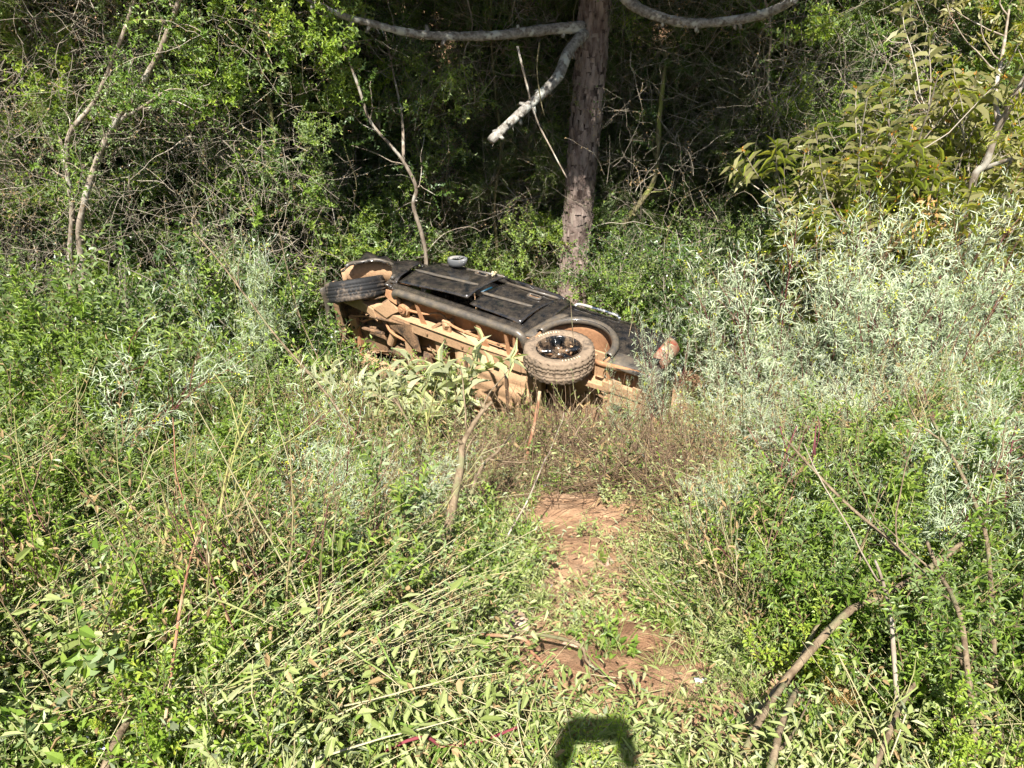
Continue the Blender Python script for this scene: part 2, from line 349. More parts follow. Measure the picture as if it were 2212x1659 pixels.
# ------------------------------------------------------------------ plant kinds -> (stem mesh, foliage mesh)
def build_plant(kind, k=0):
    S = MB(); F = MB(); fm = []; sm = []
    U = rng.uniform
    def st(P, r0, r1, sides=4, tone=None): 
        V, Q, T = tube(P, np.linspace(r0, r1, len(P)), sides, False); S.add(V, Q, None, 0, np.full(len(V), U() if tone is None else tone))
    if kind == 'lime':          # bright shrub, obovate leaves crowding the upright shoots
        fm = [LM['lime']]; sm = [SM['brown']]
        for i in range(9):
            a = U(0, 6.3); P = shoot([.05 * math.cos(a), .05 * math.sin(a), -.05], rdir(U(.1, .75), a), U(.6, 1.0), 7, .10, 0, .07); st(P, .006, .002)
            leaves_on(F, P, 26, .060, .025, 60, 'obo', t0=.35)
            for j in range(9):
                q = int(U(2, 7)); B = shoot(P[q], side_dir(nrm(P[min(q + 1, 7)] - P[q]), U(.5, 1.0)), U(.16, .38), 4, .12, 0, .10); st(B, .003, .001, 3)
                leaves_on(F, B, 16, .060, .026, 62, 'obo', t0=.15)
    elif kind == 'green':       # mid-green shrub of lance leaves, leaning
        fm = [LM['green']]; sm = [SM['brown']]
        for i in range(10):
            a = U(0, 6.3); P = shoot([.08 * math.cos(a), .08 * math.sin(a), -.05], rdir(U(.1, .8), a), U(.8, 1.3), 8, .10, .03, .05); st(P, .007, .002)
            leaves_on(F, P, 26, .090, .024, 50, 'lan', t0=.3)
            for j in range(10):
                q = int(U(2, 8)); B = shoot(P[q], side_dir(nrm(P[min(q + 1, 8)] - P[q]), U(.4, .9)), U(.2, .45), 4, .12, 0, .08); st(B, .003, .001, 3)
                leaves_on(F, B, 16, .080, .022, 52, 'lan', t0=.1)
    elif kind == 'silver':      # silver-green shrub, narrow pinnate leaves, a few yellow-green bud heads
        fm = [LM['silver'], LM['flower']]; sm = [SM['green'] if k % 2 else SM['purple']]
        for i in range(7):
            a = U(0, 6.3); P = shoot([.06 * math.cos(a), .06 * math.sin(a), -.05], rdir(U(.05, .55), a), U(1.0, 1.5), 9, .09, .02, .05); st(P, .006, .002, 4)
            tips = [P]
            for j in range(8):
                q = int(U(3, 9)); B = shoot(P[q], side_dir(nrm(P[min(q + 1, 9)] - P[q]), U(.35, .8)), U(.2, .5), 4, .12, 0, .08); st(B, .003, .0012, 3); tips.append(B)
            for B in tips:      # each leaf: a curved midrib with narrow lobes
                nl = 10 if B is P else 6
                for t in np.linspace(.30 if B is P else .1, 1, nl):
                    u = t * (len(B) - 1); q = min(int(u), len(B) - 2); p = B[q] + (B[q + 1] - B[q]) * (u - q); T = nrm(B[q + 1] - B[q])
                    d = side_dir(T, U(.45, .95)); R = shoot(p, d, U(.09, .15), 4, .10, .12, .03)
                    leaves_on(F, R, 6, .072, .0078, 48, 'lin', t0=.2, taper=.35, jit=.3); leaves(F, R[:1], R[2:3] - R[:1], np.array([[0, 0, 1.]]), .1, .005, 'lin')
                if U() < .5:
                    c = B[-1] + rng.normal(0, .012, (10, 3)); leaves(F, c, rng.normal(0, 1, (10, 3)) + [0, 0, 1], rng.normal(0, 1, (10, 3)), .012, .009, 'dia', 1)
    elif kind == 'yellow':      # tall bare stems, long drooping olive-yellow leaves in rosettes at the tips
        fm = [LM['yellow'], LM['orange']]; sm = [SM['grey']]
        for i in range(6):
            a = U(0, 6.3); P = shoot([.1 * math.cos(a), .1 * math.sin(a), -.05], rdir(U(.05, .4), a), U(1.5, 2.3), 10, .08, 0, .03); st(P, .010, .004, 5)
            tips = [P]
            for j in range(7):
                q = int(U(3, 10)); B = shoot(P[q], side_dir(nrm(P[min(q + 1, 10)] - P[q]), U(.4, .9)), U(.3, .7), 5, .14, 0, .10); st(B, .005, .003, 4); tips.append(B)
            for B in tips:
                leaves_on(F, B, 14, .17, .022, 85, 'lan', t0=.62, taper=.35, droop=.12, jit=.25)
                if U() < .6:
                    c = B[-1] + rng.normal(0, .01, (7, 3)); leaves(F, c, rng.normal(0, 1, (7, 3)) + [0, 0, 1.5], rng.normal(0, 1, (7, 3)), .022, .012, 'dia', 1)
    elif kind == 'dark':        # dense small-leaved evergreen undergrowth
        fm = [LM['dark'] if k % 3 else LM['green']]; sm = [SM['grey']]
        for i in range(8):
            a = U(0, 6.3); P = shoot([.1 * math.cos(a), .1 * math.sin(a), -.1], rdir(U(.1, 1.0), a), U(.8, 1.4), 7, .18, .05, .04); st(P, .008, .003)
            for j in range(10):
                q = int(U(1, 7)); B = shoot(P[q], side_dir(nrm(P[min(q + 1, 7)] - P[q]), U(.5, 1.3)), U(.25, .6), 5, .2, .08, .03); st(B, .004, .0015, 3)
                leaves_on(F, B, 20, .062, .029, 65, 'ovs', t0=.1, jit=.5)
                for _ in range(2):
                    B2 = shoot(B[int(U(1, 5))], rng.normal(0, 1, 3), U(.12, .3), 3, .2); st(B2, .0025, .001, 3); leaves_on(F, B2, 9, .06, .028, 65, 'ovs', t0=.1, jit=.5)
    elif kind == 'broad':       # loose broad bright leaves (vines and seedlings)
        fm = [LM['green'] if k % 2 else LM['lime']]; sm = [SM['green']]
        for i in range(10):
            a = U(0, 6.3); P = shoot([.1 * math.cos(a), .1 * math.sin(a), -.05], rdir(U(.3, 1.3), a), U(.5, 1.1), 8, .22, .06, .08); st(P, .004, .002)
            leaves_on(F, P, 26, .085, .045, 70, 'ov', t0=.15, jit=.45)
            for j in range(4):
                B = shoot(P[int(U(1, 8))], rng.normal(0, 1, 3), U(.2, .4), 4, .2, .05); st(B, .003, .001, 3); leaves_on(F, B, 12, .075, .04, 70, 'ov', t0=.15, jit=.45)
    elif kind == 'needle':      # drooping sprays of dark narrow leaves
        fm = [LM['needle']]; sm = [SM['grey']]
        for i in range(8):
            a = U(0, 6.3); P = shoot([0, 0, 0], rdir(U(.3, 1.4), a), U(.8, 1.4), 7, .15, .10, .02); st(P, .009, .003)
            for j in range(10):
                q = int(U(1, 7)); B = shoot(P[q], side_dir(nrm(P[min(q + 1, 7)] - P[q]), U(.4, 1.1)), U(.3, .6), 5, .15, .25); st(B, .004, .0015, 3)
                leaves_on(F, B, 44, .062, .0065, 55, 'lin', t0=.1, jit=.25)
                B2 = shoot(B[2], side_dir(nrm(B[3] - B[2]), .7), .25, 3, .1, .25); leaves_on(F, B2, 24, .06, .0065, 55, 'lin', t0=.0, jit=.25)
    elif kind == 'pale':        # big pale felted lance leaves
        fm = [LM['pale']]; sm = [SM['straw']]
        for i in range(9):
            a = U(0, 6.3); P = shoot([.05 * math.cos(a), .05 * math.sin(a), -.05], rdir(U(.1, .7), a), U(.6, .95), 7, .10, .02, .04); st(P, .008, .003)
            leaves_on(F, P, 18, .23, .033, 58, 'lan', t0=.3, taper=.45, droop=.05, jit=.35)
            for j in range(2):
                B = shoot(P[int(U(2, 6))], side_dir(nrm(P[4] - P[2]), .6), .3, 4, .1, 0, .1); st(B, .004, .002, 3); leaves_on(F, B, 11, .20, .030, 58, 'lan', t0=.2, taper=.4, droop=.05)
    elif kind == 'herb':        # low weeds with small violet flower heads
        fm = [LM['green'] if k % 2 else LM['litter'], LM['violet']]; sm = [SM['green']]
        for i in range(9):
            a = U(0, 6.3); P = shoot([U(-.12, .12), U(-.12, .12), -.02], rdir(U(.1, .9), a), U(.14, .34), 5, .15, 0, .06); st(P, .0025, .001, 3)
            leaves_on(F, P, 10, .056, .028, 62, 'ovs', t0=.1, jit=.4)
            B = shoot(P[2], side_dir(nrm(P[3] - P[2]), .8), .12, 3, .1, 0, .1); leaves_on(F, B, 6, .046, .022, 62, 'ovs', t0=.2, jit=.4)
            if k == 1 and U() < .35:
                c = P[-1] + rng.normal(0, .009, (9, 3)); leaves(F, c, rng.normal(0, 1, (9, 3)) + [0, 0, 1], rng.normal(0, 1, (9, 3)), .009, .008, 'dia', 1)
    elif kind == 'weedlet':     # narrow-leaved low weed, feathery
        fm = [LM['green'] if k % 2 else LM['litter']]; sm = [SM['straw']]
        for i in range(9):
            a = U(0, 6.3); P = shoot([U(-.12, .12), U(-.12, .12), -.02], rdir(U(.2, 1.1), a), U(.2, .42), 5, .16, 0, .05); st(P, .0025, .001, 3)
            leaves_on(F, P, 20, .058, .0105, 50, 'dia', t0=.1, jit=.4)
            for j in range(2):
                B = shoot(P[int(U(1, 4))], side_dir(nrm(P[3] - P[2]), .7), U(.1, .2), 3, .1, 0, .1); leaves_on(F, B, 9, .052, .010, 52, 'dia', t0=.0, jit=.4)
    elif kind == 'grass':
        fm = [LM['grass']]; sm = [SM['straw']]
        n = 60; a = U(0, 6.3, n); t = U(.1, .9, n); P = np.stack([rng.normal(0, .05, n), rng.normal(0, .05, n), np.full(n, -.03)], -1)
        D = np.stack([np.sin(t) * np.cos(a), np.sin(t) * np.sin(a), np.cos(t)], -1); Nn = np.stack([-np.cos(a), -np.sin(a), .8 + 0 * a], -1)
        leaves(F, P, D, Nn, U(.16, .48, n), U(.004, .009, n), 'blade')
        for i in range(3): st(shoot([0, 0, 0], rdir(U(0, .4), U(0, 6.3)), .4, 4, .05), .0015, .001, 3)
    elif kind == 'litter':      # trampled cut greenery lying flat
        fm = [LM['litter'], LM['dry'], LM['grass']]; sm = [SM['straw']]
        n = 380; P = np.stack([rng.normal(0, .22, n), rng.normal(0, .22, n), U(.0, .075, n)], -1); a = U(0, 6.3, n)
        D = np.stack([np.cos(a), np.sin(a), rng.normal(0, .25, n)], -1); leaves(F, P, D, rng.normal(0, .45, (n, 3)) + [0, 0, 1], U(.03, .065, n), U(.008, .019, n), 'ovs', 0)
        n = 90; P = np.stack([rng.normal(0, .22, n), rng.normal(0, .22, n), U(0, .06, n)], -1); a = U(0, 6.3, n)
        D = np.stack([np.cos(a), np.sin(a), rng.normal(0, .2, n)], -1); leaves(F, P, D, rng.normal(0, .4, (n, 3)) + [0, 0, 1], U(.03, .05, n), U(.008, .016, n), 'ovs', 1)
        n = 110; P = np.stack([rng.normal(0, .2, n), rng.normal(0, .2, n), U(0, .07, n)], -1); a = rng.normal(.5, 1.1, n)
        D = np.stack([np.cos(a), np.sin(a), rng.normal(.05, .12, n)], -1); leaves(F, P, D, rng.normal(0, .4, (n, 3)) + [0, 0, 1], U(.1, .3, n), U(.003, .007, n), 'blade', 2)
        for i in range(26):
            a = rng.normal(.5, .8); st(shoot([rng.normal(0, .22), rng.normal(0, .22), U(0, .07)], [math.cos(a), math.sin(a), rng.normal(0, .12)], U(.15, .45), 4, .08), U(.0015, .004), .001, 3)
    elif kind == 'tangle':      # bare twigs and hanging vines, no leaves to speak of
        fm = [LM['dry'] if k % 2 else LM['dark']]; sm = [SM['grey']]
        for i in range(34):
            P = shoot(rng.normal(0, .35, 3), rng.normal(0, 1, 3) + [0, 0, U(-.6, .6)], U(.5, 1.3), 9, .26, U(-.05, .2)); st(P, U(.002, .007), .0015, 3)
            if i % 2: leaves_on(F, P, 9, .04, .02, 65, 'ovs', t0=.1, jit=.6)
    elif kind == 'twigs':       # brown dry twigs heaped low
        fm = [LM['dry']]; sm = [SM['brown']]
        for i in range(60):
            P = shoot(np.array([U(-.3, .3), U(-.3, .3), U(0, .12)]), rng.normal(0, 1, 3) * [1, 1, .35], U(.2, .55), 5, .16); st(P, U(.0015, .004), .001, 3)
        n = 60; P = np.stack([rng.normal(0, .2, n), rng.normal(0, .2, n), U(.0, .06, n)], -1); leaves(F, P, rng.normal(0, 1, (n, 3)), rng.normal(0, .5, (n, 3)) + [0, 0, 1], .05, .014, 'ovs')
    elif kind == 'stalks':      # flattened straw-green stalks all combed one way
        fm = [LM['green']]; sm = [SM['straw'] if k % 2 else SM['green']]
        for i in range(26):
            P = shoot([U(-.3, .3), U(-.2, .2), U(0, .15)], [1, .35 + rng.normal(0, .12), .28 + rng.normal(0, .12)], U(.7, 1.3), 6, .04, .02); st(P, U(.002, .004), .0012, 3)
            leaves_on(F, P, 16, .045, .010, 35, 'lan', t0=.3, jit=.2)
    elif kind == 'stems':       # thin upright stems of last year's growth, nearly bare
        fm = [LM['green'] if k % 2 else LM['dry']]; sm = [SM['mix']]
        for i in range(11):
            a = rng.normal(.6, 1.2); P = shoot([U(-.3, .3), U(-.3, .3), -.03], rdir(abs(rng.normal(.35, .3)), a), U(.5, 1.25), 8, .07, .03, .02); st(P, U(.003, .008), .0016, 4)
            for j in range(3):
                B = shoot(P[int(U(3, 8))], side_dir(nrm(P[6] - P[4]), .6), U(.15, .4), 5, .12, 0, .06); st(B, .0028, .001, 3); leaves_on(F, B, 5, .045, .014, 50, 'ovs', t0=.3)
    elif kind == 'fernfrond':
        fm = [LM['fern']]; sm = [SM['brown']]
        for i in range(5):
            a = U(0, 6.3); P = shoot([0, 0, 0], rdir(U(.3, .9), a), U(.35, .55), 8, .06, .12); st(P, .003, .001, 3)
            T = nrm(np.gradient(P, axis=0)); sd_ = nrm(np.cross(T, [0, 0, 1]))
            for q in np.linspace(1, 8, 15):
                i0 = min(int(q), 7); p = P[i0] + (P[i0 + 1] - P[i0]) * (q - i0)
                for s in (-1, 1):
                    ln = .13 * (1 - (q / 8.6) ** 1.4) + .012; B = shoot(p, sd_[i0] * s + T[i0] * .35, ln, 4, .05, .08)
                    n = max(4, int(ln / .011)); leaves_on(F, B, n * 2, .018, .0065, 80, 'dia', t0=.0, jit=.2, taper=.6)
    elif kind == 'fernheap':
        return build_plant('fernfrond', k)
    if not S.V: S.add(*tube([[0, 0, -.01], [0, 0, .01]], .001, 3, False))
    return S.mesh(kind + '_stem', sm), F.mesh(kind + '_foliage', fm)

def joined(kind, k):
    """the same plant as one mesh, for masses that nobody could count"""
    s, f = build_plant(kind, k)
    o = bpy.data.objects.new(kind + '_source', s); o2 = bpy.data.objects.new(kind + '_source', f)
    return [o, o2]
PROT = {}
def proto(kind, nvar):
    if kind not in PROT: PROT[kind] = [build_plant(kind, k) for k in range(nvar)]
    return PROT[kind]

# ------------------------------------------------------------------ uncountable growth: points with geometry-node instances
def scatter(name, label, kind, nvar, P, scl, tilt=.25, rz=None, cat=None, rot=None):
    P = np.asarray(P, float); n = len(P)
    if n == 0: return
    me = bpy.data.meshes.new(name); me.vertices.add(n); me.vertices.foreach_set("co", P.ravel())
    rr = np.stack([rng.normal(0, tilt, n), rng.normal(0, tilt, n), rng.uniform(0, 6.283, n) if rz is None else rz], -1) if rot is None else rot
    a = me.attributes.new("rot", 'FLOAT_VECTOR', 'POINT'); a.data.foreach_set("vector", rr.astype(np.float32).ravel())
    a = me.attributes.new("scl", 'FLOAT', 'POINT'); a.data.foreach_set("value", np.broadcast_to(scl, (n,)).astype(np.float32))
    a = me.attributes.new("pid", 'INT', 'POINT'); a.data.foreach_set("value", rng.integers(0, nvar, n).astype(np.int32))
    o = link_obj(name, me)
    ng = bpy.data.node_groups.new(name, 'GeometryNodeTree'); ng.interface.new_socket("Geometry", in_out='INPUT', socket_type='NodeSocketGeometry'); ng.interface.new_socket("Geometry", in_out='OUTPUT', socket_type='NodeSocketGeometry')
    gi = ng.nodes.new('NodeGroupInput'); go = ng.nodes.new('NodeGroupOutput'); L = ng.links.new
    def attr(nm, ty):
        x = ng.nodes.new('GeometryNodeInputNamedAttribute'); x.data_type = ty; x.inputs[0].default_value = nm
        return [s for s in x.outputs if s.enabled and s.name == 'Attribute'][0]
    er = ng.nodes.new('FunctionNodeEulerToRotation'); L(attr("rot", 'FLOAT_VECTOR'), er.inputs[0])
    res = ng.nodes.new('GeometryNodeJoinGeometry')
    for part in (0, 1):
        ip = ng.nodes.new('GeometryNodeInstanceOnPoints'); jn = ng.nodes.new('GeometryNodeJoinGeometry')
        for k in range(nvar):
            src = bpy.data.objects.new(name + '_source', proto(kind, nvar)[k][part])
            oi = ng.nodes.new('GeometryNodeObjectInfo'); oi.inputs['Object'].default_value = src; oi.inputs['As Instance'].default_value = True
            L(oi.outputs['Geometry'], jn.inputs[0])
        L(gi.outputs[0], ip.inputs['Points']); L(jn.outputs[0], ip.inputs['Instance']); ip.inputs['Pick Instance'].default_value = True
        L(attr("pid", 'INT'), ip.inputs['Instance Index']); L(er.outputs[0], ip.inputs['Rotation']); L(attr("scl", 'FLOAT'), ip.inputs['Scale'])
        L(ip.outputs[0], res.inputs[0])
    L(res.outputs[0], go.inputs[0])
    md = o.modifiers.new("growth", 'NODES'); md.node_group = ng
    tag(o, label, cat, None, 'stuff'); return o

# ------------------------------------------------------------------ terrain: one sheet to the far side of the hill
def axis(lo, f0, f1, hi, fine, coarse):
    a = [f0]
    while a[0] > lo: a.insert(0, a[0] - min(coarse, (a[1] - a[0]) * 1.25 if len(a) > 1 else fine))
    b = list(np.arange(f0 + fine, f1, fine))
    c = [b[-1] + fine]
    while c[-1] < hi: c.append(c[-1] + min(coarse, (c[-1] - (c[-2] if len(c) > 1 else b[-1])) * 1.25))
    return np.array(a + b + c)
gx = axis(-60, -2.2, 2.6, 60, .03, 3.0); gy = axis(-25, 1.0, 6.2, 60, .03, 2.5)
GX, GYY = np.meshgrid(gx, gy, indexing='ij')
ZZ = ground(GX, GYY)
near = np.exp(-((GX - .4) / 2.4) ** 4 - ((GYY - 3.4) / 2.6) ** 4)
clod = fbm(GX * 9, GYY * 9, 21, 3); ZZ = ZZ + near * (.030 * np.abs(clod) ** 1.0 * np.sign(clod) + .018 * fbm(GX * 4, GYY * 4, 33, 2))
mb = MB(); V, Q = grid_patch(np.stack([GX, GYY, ZZ], -1)); mb.add(V, Q)
gobj = mb.obj('ground', MSOIL); tag(gobj, None, None, None, 'structure')
# ------------------------------------------------------------------ the overturned pickup (local axes: x to the rear, y up of the car, z its left side)
AX_L = np.array([0.82383343, -0.56401844, -0.05640642]); AX_U = np.array([0.56459483, 0.80767651, 0.16997449]); AX_S = np.array([-0.05031061, -0.17187744, 0.98383281])
CAR_O = np.array([-1.761, 8.631, -2.333]); CS = 1.08
TAN = (.52, .325, .185); TAN2 = (.48, .25, .13)
M_PAINT = dust_mat('black_paint', (.010, .011, .013), (.22, .17, .12), .20, .12, .5, 0, 13, .9, .03, (.42, .33, .22), grad=(.0, .25, .12), soft=.34, top=.38)
M_PLAST = dust_mat('grey_plastic', (.045, .047, .05), (.34, .25, .15), .50, .30, .8, 0, 14, .2, .08, (.5, .4, .27), soft=.30, top=.55)
M_DUST = dust_mat('dusty_metal', (.13, .085, .055), TAN, .98, .8, .95, 0, 6, 0, .35, None, .2)
M_DUSTO = dust_mat('orange_mud', (.22, .105, .055), TAN2, 1.02, .85, .95, 0, 5, 0, .35, None, .15)
M_DARKM = dust_mat('dirty_steel', (.040, .032, .027), (.30, .18, .10), .62, .6, .9, 0, 8, 0, .3, None, .3)
M_TYRE = dust_mat('worn_rubber', (.020, .020, .021), (.30, .23, .17), .36, .65, .9, 0, 5, 0, .15, None, .3)
M_TYRE2 = dust_mat('muddy_rubber', (.035, .032, .03), (.29, .215, .15), .74, .7, .9, 0, 5, 0, .15, None, .3)
M_RIM = dust_mat('black_alloy', (.012, .014, .017), (.30, .2, .12), .45, .14, .7, .3, 9, .6, .03)
M_CHROME = dust_mat('chrome', (.75, .77, .80), (.4, .32, .22), .42, .12, .8, 1.0, 8)
M_RED = dust_mat('red_lens', (.34, .018, .012), (.35, .2, .13), .68, .16, .7, 0, 12, .6)
M_WHITE = dust_mat('cream_lens', (.45, .42, .30), (.4, .3, .2), .6, .2, .7, 0, 12, .5)
M_LETTER = flat_mat('cream_letters', (.62, .55, .38), .8)
M_GLASS = dust_mat('dark_glass', (.008, .010, .012), (.25, .2, .14), .42, .06, .7, 0, 6, .3)
M_BLUE = flat_mat('blue_reflection', (.012, .06, .10), .4)
car = empty('pickup_truck'); car.matrix_world = Matrix([[*(np.array([AX_L[i], AX_U[i], AX_S[i]]) * CS), CAR_O[i]] for i in range(3)] + [[0, 0, 0, 1]])
tag(car, 'black double-cab pickup lying on its side, muddy underbody facing the camera', 'pickup truck')
def part(mb, name, mat, parent=car, bevel=0.0, label=None):
    o = mb.obj(name, mat, parent)
    if bevel:
        b = o.modifiers.new('bevel', 'BEVEL'); b.width = bevel; b.segments = 2; b.limit_method = 'ANGLE'; b.angle_limit = math.radians(50)
    if label: o['label'] = label
    return o
def flatsh(mb): 
    mb.qs = [q & False for q in mb.qs]; mb.ts = [t & False for t in mb.ts]; return mb
def sz(x, y):
    x = np.asarray(x, float); y = np.asarray(y, float)
    z = np.interp(y, [-.08, .08, .2, .34, .5, .64, .74], [.775, .815, .835, .85, .842, .822, .80])
    return z - np.clip(-.25 - x, 0, 9) * .16 - np.clip(x - 3.25, 0, 9) * .12 + .006 * fbm(x * 3 + 5, y * 4, 71, 3)
def side_panel(c00, c10, c01, c11, nu=18, nv=12, th=.018, off=0.0, bow=0.0, dent=0.0, sd=0):
    """quad panel on the left side between four (x, y) corners: 00 front-low, 10 rear-low, 01 front-top, 11 rear-top"""
    u = np.linspace(0, 1, nu)[:, None]; v = np.linspace(0, 1, nv)[None]
    c00, c10, c01, c11 = map(np.array, (c00, c10, c01, c11))
    x = (c00[0] * (1 - u) + c10[0] * u) * (1 - v) + (c01[0] * (1 - u) + c11[0] * u) * v; y = (c00[1] * (1 - u) + c10[1] * u) * (1 - v) + (c01[1] * (1 - u) + c11[1] * u) * v
    y = y + bow * (4 * u * (1 - u)) * v
    z = sz(x, y) + off + dent * fbm(x * 2.2 + sd, y * 2.6, 80 + sd, 3)
    e = np.minimum(np.minimum(u, 1 - u) * nu, np.minimum(v, 1 - v) * nv); z = z - .006 * np.exp(-e * 1.2)
    return grid_patch(np.stack([x, y, z], -1), th)
def arch_panel(cx, cy, r, x0, x1, ylow, ytop, n=44, rows=7, th=.015, a0=-8, a1=188, crush=0.0, flare=.03, side=1):
    """bodywork round a wheel opening, swept from the opening out to the panel's outline"""
    th_ = np.radians(np.linspace(a0, a1, n)); P = np.zeros((n, rows, 3))
    for i, a in enumerate(th_):
        dx, dy = math.cos(a), math.sin(a); ts = []
        if dx > 1e-6: ts.append((x1 - cx) / dx)
        if dx < -1e-6: ts.append((x0 - cx) / dx)
        if dy > 1e-6:
            t = 5
            for _ in range(30): t = (ytop(cx + dx * t) - cy) / dy if 0 < (ytop(cx + dx * t) - cy) / dy < 5 else t * .8
            ts.append(t)
        if dy < -1e-6: ts.append((ylow - cy) / dy)
        t1 = max(min(ts), r + .01)
        for k in range(rows):
            s = k / (rows - 1); t = r * (1 - s ** 1.3) + t1 * s ** 1.3; x = cx + dx * t; y = cy + dy * t
            z = float(sz(x, y)) + flare * math.exp(-((t - r) / .06) ** 2)
            x += crush * .06 * float(fbm(x * 4, y * 4, 5)); y += crush * .06 * float(fbm(x * 4, y * 4, 6)); z += crush * .09 * float(fbm(x * 3, y * 3, 7))
            P[i, k] = (x, y, z * side)
    return grid_patch(P, th, side > 0)
# --- doors (each opened or shut as it lies)
def door(x00, x10, x01, x11, y0, y1, xm, hx, hy, off, tilt, sd):
    mb = MB(); V, Q = side_panel((x00, y0[0]), (x10, y0[1]), (x01, y1[0]), (x11, y1[1]), off=0, bow=.015, dent=.032, sd=sd)
    V = V.copy(); V[:, 2] += off + tilt * (V[:, 0] - x00); mb.add(V, Q); d = part(mb, 'door', M_PAINT)
    tz = lambda x, y: float(sz(x, y)) + off + tilt * (x - x00)
    mb = MB(); g = []
    for x in np.linspace(xm[0], xm[1], 16):
        e = min(1, (x - xm[0]) / .03, (xm[1] - x) / .03); hh = .024 * (.35 + .65 * max(e, 0))
        yc = np.interp(x, xm, (.335, .375)); g.append([(x, yc - hh + q, tz(x, yc) + .004 + .013 * math.sin(math.pi * (q / (2 * hh)) ** .8 if q > 0 else 0)) for q in np.linspace(0, 2 * hh, 6)])
    mb.add(*grid_patch(np.array(g), .012)); part(mb, 'side_moulding', M_PLAST, d)
    mb = MB(); g = []         # oval recessed handle plate
    for a in np.linspace(0, 2 * np.pi, 25):
        g.append([(hx + math.copysign(abs(math.cos(a)) ** .7, math.cos(a)) * .085 * s, hy + math.copysign(abs(math.sin(a)) ** .7, math.sin(a)) * .034 * s, tz(hx, hy) + zz) for s, zz in ((1.0, .0), (.97, .012), (.8, .014), (.7, .004))])
    mb.add(*grid_patch(np.array(g), 0)); h = part(mb, 'handle', M_PLAST, d)
    mb = MB(); mb.add(*box(hx, hy, tz(hx, hy) + .004, .115, .040, .006)); part(mb, 'handle_recess', M_DARKM, h, .002)
    mb = MB(); mb.add(*box(hx + .005, hy + .008, tz(hx, hy) + .011, .10, .014, .010)); part(mb, 'handle_grip', M_PAINT, h, .003)
    return d, tz
d1, tz1 = door(.50, 1.375, .56, 1.46, (.10, .155), (.655, .70), (.54, 1.36), 1.23, .60, .016, .045, 1)
d2, tz2 = door(1.40, 2.05, 1.475, 2.13, (.155, .105), (.70, .665), (1.42, 2.02), 1.92, .56, .0, .0, 2)
mb = MB(); mb.add(*beam((1.395, .36, .838), (1.435, .50, .835), .012, .02)); part(mb, 'door_gap_reflection', M_BLUE, d1)  # blue reflection in the door gap, put into the colour of a strip
for d, tz, X, Y0, Y1, nm in ((d1, tz1, (.62, 1.46), .67, .93, 0), (d2, tz2, (1.49, 2.12), .69, .92, 1)):      # window frames leaning in with the crushed roof
    mb = MB(); a, b = X; zt = tz(b, .66) if nm == 0 else .80
    pts = [(a, Y0, .80), (a + (.30 if nm == 0 else .06), Y1, .64), (b - .02, Y1 - .01, .645), (b, Y0 + .01, zt)]
    mb.add(*tube(smooth_path(pts, 5), .018, 6)); part(mb, 'window_frame', M_PAINT, d)
    mb = MB(); mb.add(*beam(pts[0], pts[3], .03, .02)); part(mb, 'belt_trim', M_PLAST, d)
    if nm:
        g = np.array([[np.array(pts[0]) * (1 - u) + np.array(pts[3]) * u, np.array(pts[1]) * (1 - u) + np.array(pts[2]) * u] for u in np.linspace(0, 1, 8)]); g[..., 2] -= .02
        mb = MB(); mb.add(*grid_patch(g, .006)); part(mb, 'window_glass', M_GLASS, d)
# mirror on the front door
mb = MB(); g = []
for a in np.linspace(0, 2 * np.pi, 21):
    ca, sa = math.cos(a), math.sin(a); g.append([(.88 + .015 * q + .125 * s * ca, .635 + .060 * s * sa, .925 + .02 * ca * s + q * .055) for q, s in ((-1.0, .05), (-.9, .75), (-.4, 1.0), (.6, 1.05), (.8, .98), (.78, .85))])
G_ = np.array(g); mb.add(*grid_patch(G_, 0)); mir = part(mb, 'side_mirror', dust_mat('worn_grey_plastic', (.16, .165, .17), (.36, .32, .26), .25, .35, .8, 0, 9), d1)
mb = MB(); V = np.vstack([G_[:, 5], G_[:, 5].mean(0)]); n = len(G_); mb.add(V, None, [[i, (i + 1) % n, n] for i in range(n - 1)]); part(mb, 'mirror_glass', M_CHROME, mir)
mb = MB(); mb.add(*beam((.80, .64, .82), (.86, .64, .90), .03, .05)); part(mb, 'mirror_arm', M_PAINT, mir, .006)
# --- sills, fenders, cab corner, bed side
mb = MB(); mb.add(*side_panel((.42, .0), (2.12, .0), (.42, .092), (2.12, .098), 40, 5, .03, .004)); part(mb, 'rocker_panel', M_PAINT)
mb = MB(); mb.add(*arch_panel(.10, .02, .31, -.27, .49, -.06, lambda x: .44 - .25 * max(0, -x) + .25 * max(0, x - .2), crush=1.0)); fend = part(mb, 'front_fender', M_PAINT)
mb = MB(); th = np.radians(np.linspace(10, 178, 24)); mb.add(*tube(np.array([(.10 + .32 * math.cos(a), .02 + .32 * math.sin(a) + .01 * math.sin(5 * a), .85 + .01 * math.sin(7 * a)) for a in th]), .022, 6)); part(mb, 'wheel_arch_flare', M_PLAST, fend)
mb = MB(); mb.add(*side_panel((2.07, .0), (2.30, -.03), (2.145, .70), (2.285, .69), 8, 12, .018)); part(mb, 'cab_corner', M_PAINT)
btop = lambda x: .60 + .02 * (x - 2.3)
mb = MB(); mb.add(*arch_panel(2.70, .05, .345, 2.305, 3.47, .0, btop, 56, 8, .015, -12, 190)); bed = part(mb, 'bed_side', M_PAINT)
mb = MB(); th = np.radians(np.linspace(-6, 182, 34)); arc = np.array([(2.70 + .36 * math.cos(a), .05 + .36 * math.sin(a), .872) for a in th])
g = [[p + np.array([math.cos(a) * q, math.sin(a) * q, z]) for q, z in ((-.022, -.045), (-.018, .0), (.0, .014), (.03, .010), (.055, -.012))] for p, a in zip(arc, th)]
mb.add(*grid_patch(np.array(g), .008, True)); part(mb, 'wheel_arch_flare', M_PLAST, bed)
